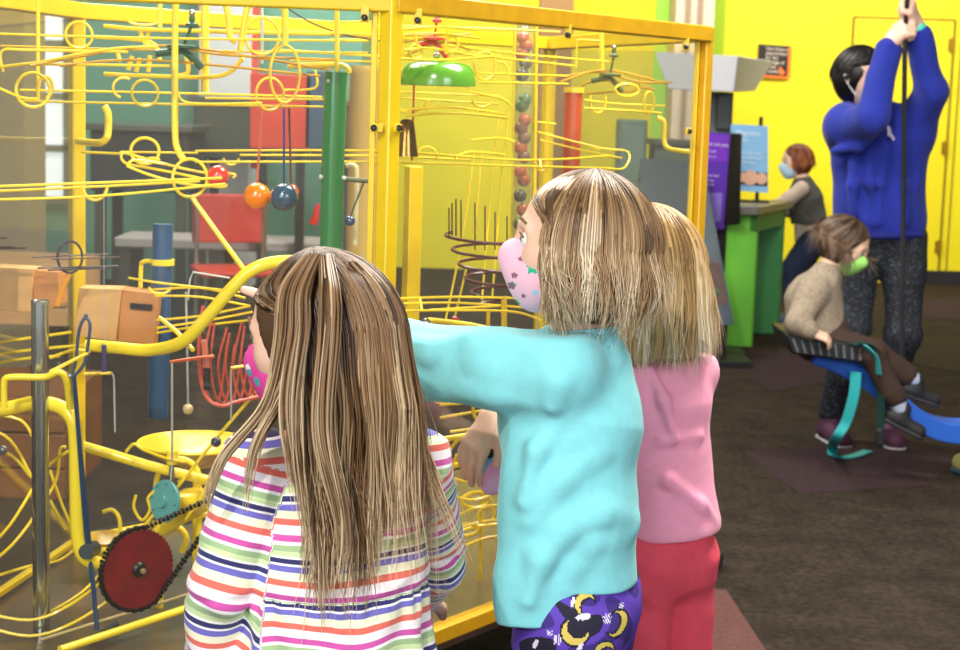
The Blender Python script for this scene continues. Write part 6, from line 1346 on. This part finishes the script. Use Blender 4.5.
# ================================================================== BOY AT THE GREEN TABLE
def boy():
    Y = 10.9; hc = P(797, 161, Y); hs = .104
    ft = G(788, 318); Yf = ft.y
    t = thing('person', 'boy with reddish hair and grey vest leaning on the green table', 'person', (P(805, 300, Y).x, Y, 0))
    fr = frame((-.92, -.15, -.12)); r, f, u = frame((-.97, .1, 0)); body = SDF(); neck = P(803, 181, Y)
    L = add_head(body, hc, fr, hs, neck)
    chest = P(805, 198, Y); waist = P(810, 222, Y); hip = P(812, 240, Y)
    sh = [P(801, 190, Y - .12), P(806, 190, Y + .12)]
    body.add(f_cap(chest, waist, .085, .085), .04); body.add(f_cap(waist, hip, .085, .09), .04)
    for s_ in sh: body.add(f_cap(neck, s_, .035, .04), .03)
    elb = [P(781, 205, Y - .16), P(795, 212, Y + .1)]; wr = [P(754, 209, Y - .22), P(775, 211, Y - .02)]
    for s_, e_, w_ in zip(sh, elb, wr): body.add(f_cap(s_, e_, .034, .030), .02); body.add(f_cap(e_, w_, .030, .022), .01)
    for w_ in wr: add_hand(body, w_, (-1, -.1, -.05), (0, 0, 1), (0, 1, 0), .13, .15)
    hp = [hip + Vector((0, -.06, 0)), hip + Vector((0, .06, 0))]; kn = [P(790, 272, Y - .07), P(800, 276, Y + .07)]; an = [Vector((P(790, 318, Y).x, Y - .1, .08)), Vector((P(803, 320, Y).x, Y + .08, .08))]
    legs(body, hp, kn, an, .07, .05, .035)
    build_sdf('body', body, .007, SKIN(), t)
    add_eyes(L, fr, hs, ('brown', (70, 45, 30)), t)
    mk = build_sdf('face_mask', mask_sdf(L, fr, hs), .005, mat('mask_pale_blue', (180, 215, 240), .8), t)
    d = SDF(); d.add(f_cap(neck - u * .03, chest, .06, .108), .04); d.add(f_cap(chest, P(809, 220, Y), .108, .112), .04); d.add(f_cap(neck - u * .02, sh[0] * .3 + neck * .7 - u * .03, .05, .06), .04)
    d.cut(f_plane(P(809, 224, Y), (0, 0, -1)), .01); d.disp = fold_noise(61, .006, 14, 12, 12)
    build_sdf('vest', d, .007, mat('vest_charcoal', (84, 84, 78), .95, noise=.2, nscale=60), t)
    d = SDF(); d.add(f_cap(waist, hip, .104, .108), .03)
    for s_, e_, w_ in zip(sh, elb, wr): d.add(f_cap(s_, e_, .050, .044), .03); d.add(f_cap(e_, e_.lerp(w_, .9), .044, .032), .01)
    d.cut(f_plane(P(809, 243, Y), (0, 0, -1)), .01); d.disp = fold_noise(62, .006, 14, 12, 12)
    build_sdf('shirt', d, .007, mat('shirt_pale_taupe', (196, 176, 160), .95), t)
    tr = SDF(); tr.add(f_cap(hip, hip - u * .02, .10, .10), .03); legs(tr, hp, kn, [a_ + u * .02 for a_ in an], .085, .068, .055, .02); tr.disp = fold_noise(16, .008, 14, 14, 14)
    build_sdf('trousers', tr, .008, mat('denim_dark', (44, 54, 84), .9), t)
    for a_ in an: shoe(t, 'sneaker', a_, (-1, -.2, 0), .19, mat('shoe_slate', (110, 120, 146), .7), mat('sole_white', (225, 225, 220), .6), h=.006)
    hm = hair_mat('hair_auburn', (84, 40, 18), (146, 78, 40), (190, 118, 70))
    prof = [(0, .084, .104, 0, -.010), (.03, .084, .104, 0, -.016), (.055, .076, .094, 0, -.022)]
    scalp('hair_underlayer', hc, fr, prof, t, hm, hs, 1.0, low=.6, h=.008)
    hair('hair', hc, fr, prof, hs, t, hm, n=900, face=.85, seed=45, length=(.4, 1.0), rad=.0028, wild=.25, z0=.0)
boy()
# ================================================================== HANGING SEAT, ROPE AND STRAPS
Ys = 6.35
def strap(b, pts, w, th, wdir=(0, 1, 0), n=6):
    p = smooth_path(pts, n); W_ = Vector(wdir).normalized()
    V = []; F = []
    for i, q in enumerate(p):
        t_ = (p[min(i + 1, len(p) - 1)] - p[max(i - 1, 0)]).normalized(); nn = t_.cross(W_).normalized()
        V += [q + W_ * w / 2 + nn * th / 2, q - W_ * w / 2 + nn * th / 2, q - W_ * w / 2 - nn * th / 2, q + W_ * w / 2 - nn * th / 2]
    for i in range(len(p) - 1):
        for k in range(4): F.append((i * 4 + k, i * 4 + (k + 1) % 4, i * 4 + 4 + (k + 1) % 4, i * 4 + 4 + k))
    F += [(3, 2, 1, 0), tuple(len(p) * 4 - 4 + k for k in range(4))]
    b.add(V, F)
t = thing('sling_swing', 'black padded hanging seat with straps that the toddler sits on', 'seat', tuple(P(830, 358, Ys)))
f = [P(786, 334, Ys - .16), P(872, 346, Ys - .16), P(868, 364, Ys - .16), P(792, 354, Ys - .16)]
o = quad_prism(f, [p + Vector((0, .34, 0)) for p in f]).build('seat_pan', mat('plastic_black', (24, 24, 28), .45), t, bevel=.008)
for k_ in range(9):
    a = f[0].lerp(f[1], (k_ + .6) / 10); c = f[3].lerp(f[2], (k_ + .9) / 10); b = MB(); b.bar(a.lerp(c, .2) + Vector((0, -.004, 0)), a.lerp(c, .85) + Vector((0, -.004, 0)), .010, .008); b.build('rib', mat('rib_grey', (92, 96, 104), .4), t)
b = MB(); strap(b, [P(852, 345, Ys - .18), P(862, 342, Ys - .19), P(872, 346, Ys - .19), P(880, 360, Ys - .17), P(881, 395, Ys - .15), P(880, 430, Ys - .15)], .035, .006, (.5, -.86, 0)); b.build('dark_strap', mat('strap_bottle', (16, 52, 48), .7), t)
b = MB(); b.box(P(880, 437, Ys - .15), (.032, .022, .065)); b.build('buckle', mat('plastic_black', (0, 0, 0)), t, bevel=.005)
b = MB(); strap(b, [P(860, 343, Ys - .185), P(868, 349, Ys - .195), P(875, 358, Ys - .19), P(878, 374, Ys - .18)], .034, .006, (.5, -.86, 0)); b.build('bright_strap', mat('strap_teal', (40, 150, 156), .6), t)
t = thing('swing_plank', 'bright blue bent plank under the hanging seat, running off to the right', 'plank', tuple(P(900, 425, Ys)))
pts = [(812, 352), (838, 362), (866, 379), (890, 397), (912, 415), (934, 427), (962, 431), (1010, 427)]; b = MB()
strap(b, [P(px, py, Ys - .02 + .04 * min(1, k_ / 3)) for k_, (px, py) in enumerate(pts)], .16, .072); b.build('plank', mat('plank_blue', (28, 92, 196), .65), t, bevel=.004)
t = thing('loose_strap', 'turquoise strap hanging in a loop to the carpet under the hanging seat', 'strap', tuple(G(832, 455)))
gz = G(832, 455); b = MB(); strap(b, [P(856, 372, 6.22), P(854, 395, 6.22), P(846, 422, 6.25), P(835, 440, 6.3), Vector((gz.x, gz.y, .03)), G(834, 456, .008), G(850, 457, .008), G(868, 451, .008)], .042, .006, (.8, -.6, 0)); b.build('webbing', mat('strap_turquoise', (42, 166, 172), .6), t)
t = thing('rope', 'black rope from overhead through the hands in front of the blue hoodie', 'rope', tuple(P(901, 398, 6.50)))
b = MB(); top = P(907, 4, 6.80); b.tube(smooth_path([Vector((top.x + .005, top.y, 3.60)), top, P(905, 40, 6.78), P(904, 130, 6.72), P(903, 235, 6.66), P(902, 330, 6.58), P(901, 400, 6.50)], 6), .010, 9); b.build('rope_body', mat('rope_black', (18, 18, 20), .8, bump=.6, bscale=90), t)
t = thing('child_sneaker', 'toe of a pale yellow and teal sneaker at the right edge on the carpet', 'shoe', tuple(G(962, 474)))
c = G(966, 474); sd = SDF(); sd.add(f_cap(c + Vector((-.02, 0, .045)), c + Vector((.12, .06, .055)), .036, .045), .01); sd.cut(f_plane(c + Vector((0, 0, .022)), (0, 0, -1)), .003); build_sdf('upper', sd, .005, mat('shoe_straw', (176, 170, 96), .7), t)
sd = SDF(); sd.add(f_cap(c + Vector((-.022, 0, .03)), c + Vector((.12, .06, .03)), .040, .047), .01); sd.cut(f_plane(c + Vector((0, 0, .022)), (0, 0, 1)), .003); sd.cut(f_plane(c + Vector((0, 0, .002)), (0, 0, -1)), .003); build_sdf('sole', sd, .005, mat('shoe_teal', (40, 84, 100), .7), t)
t = thing('floor_plate', 'black wedge plate on the carpet beside the coral leggings', 'plate', tuple(G(700, 580)))
q = [G(640, 590), G(704, 586), G(723, 566), G(660, 566)]; quad_prism(q, [p + Vector((0, 0, .045)) for p in q]).build('plate_body', mat('plate_charcoal', (34, 34, 38), .5), t, bevel=.004)
for o in bpy.data.objects:
    if '_w' in o: del o['_w']
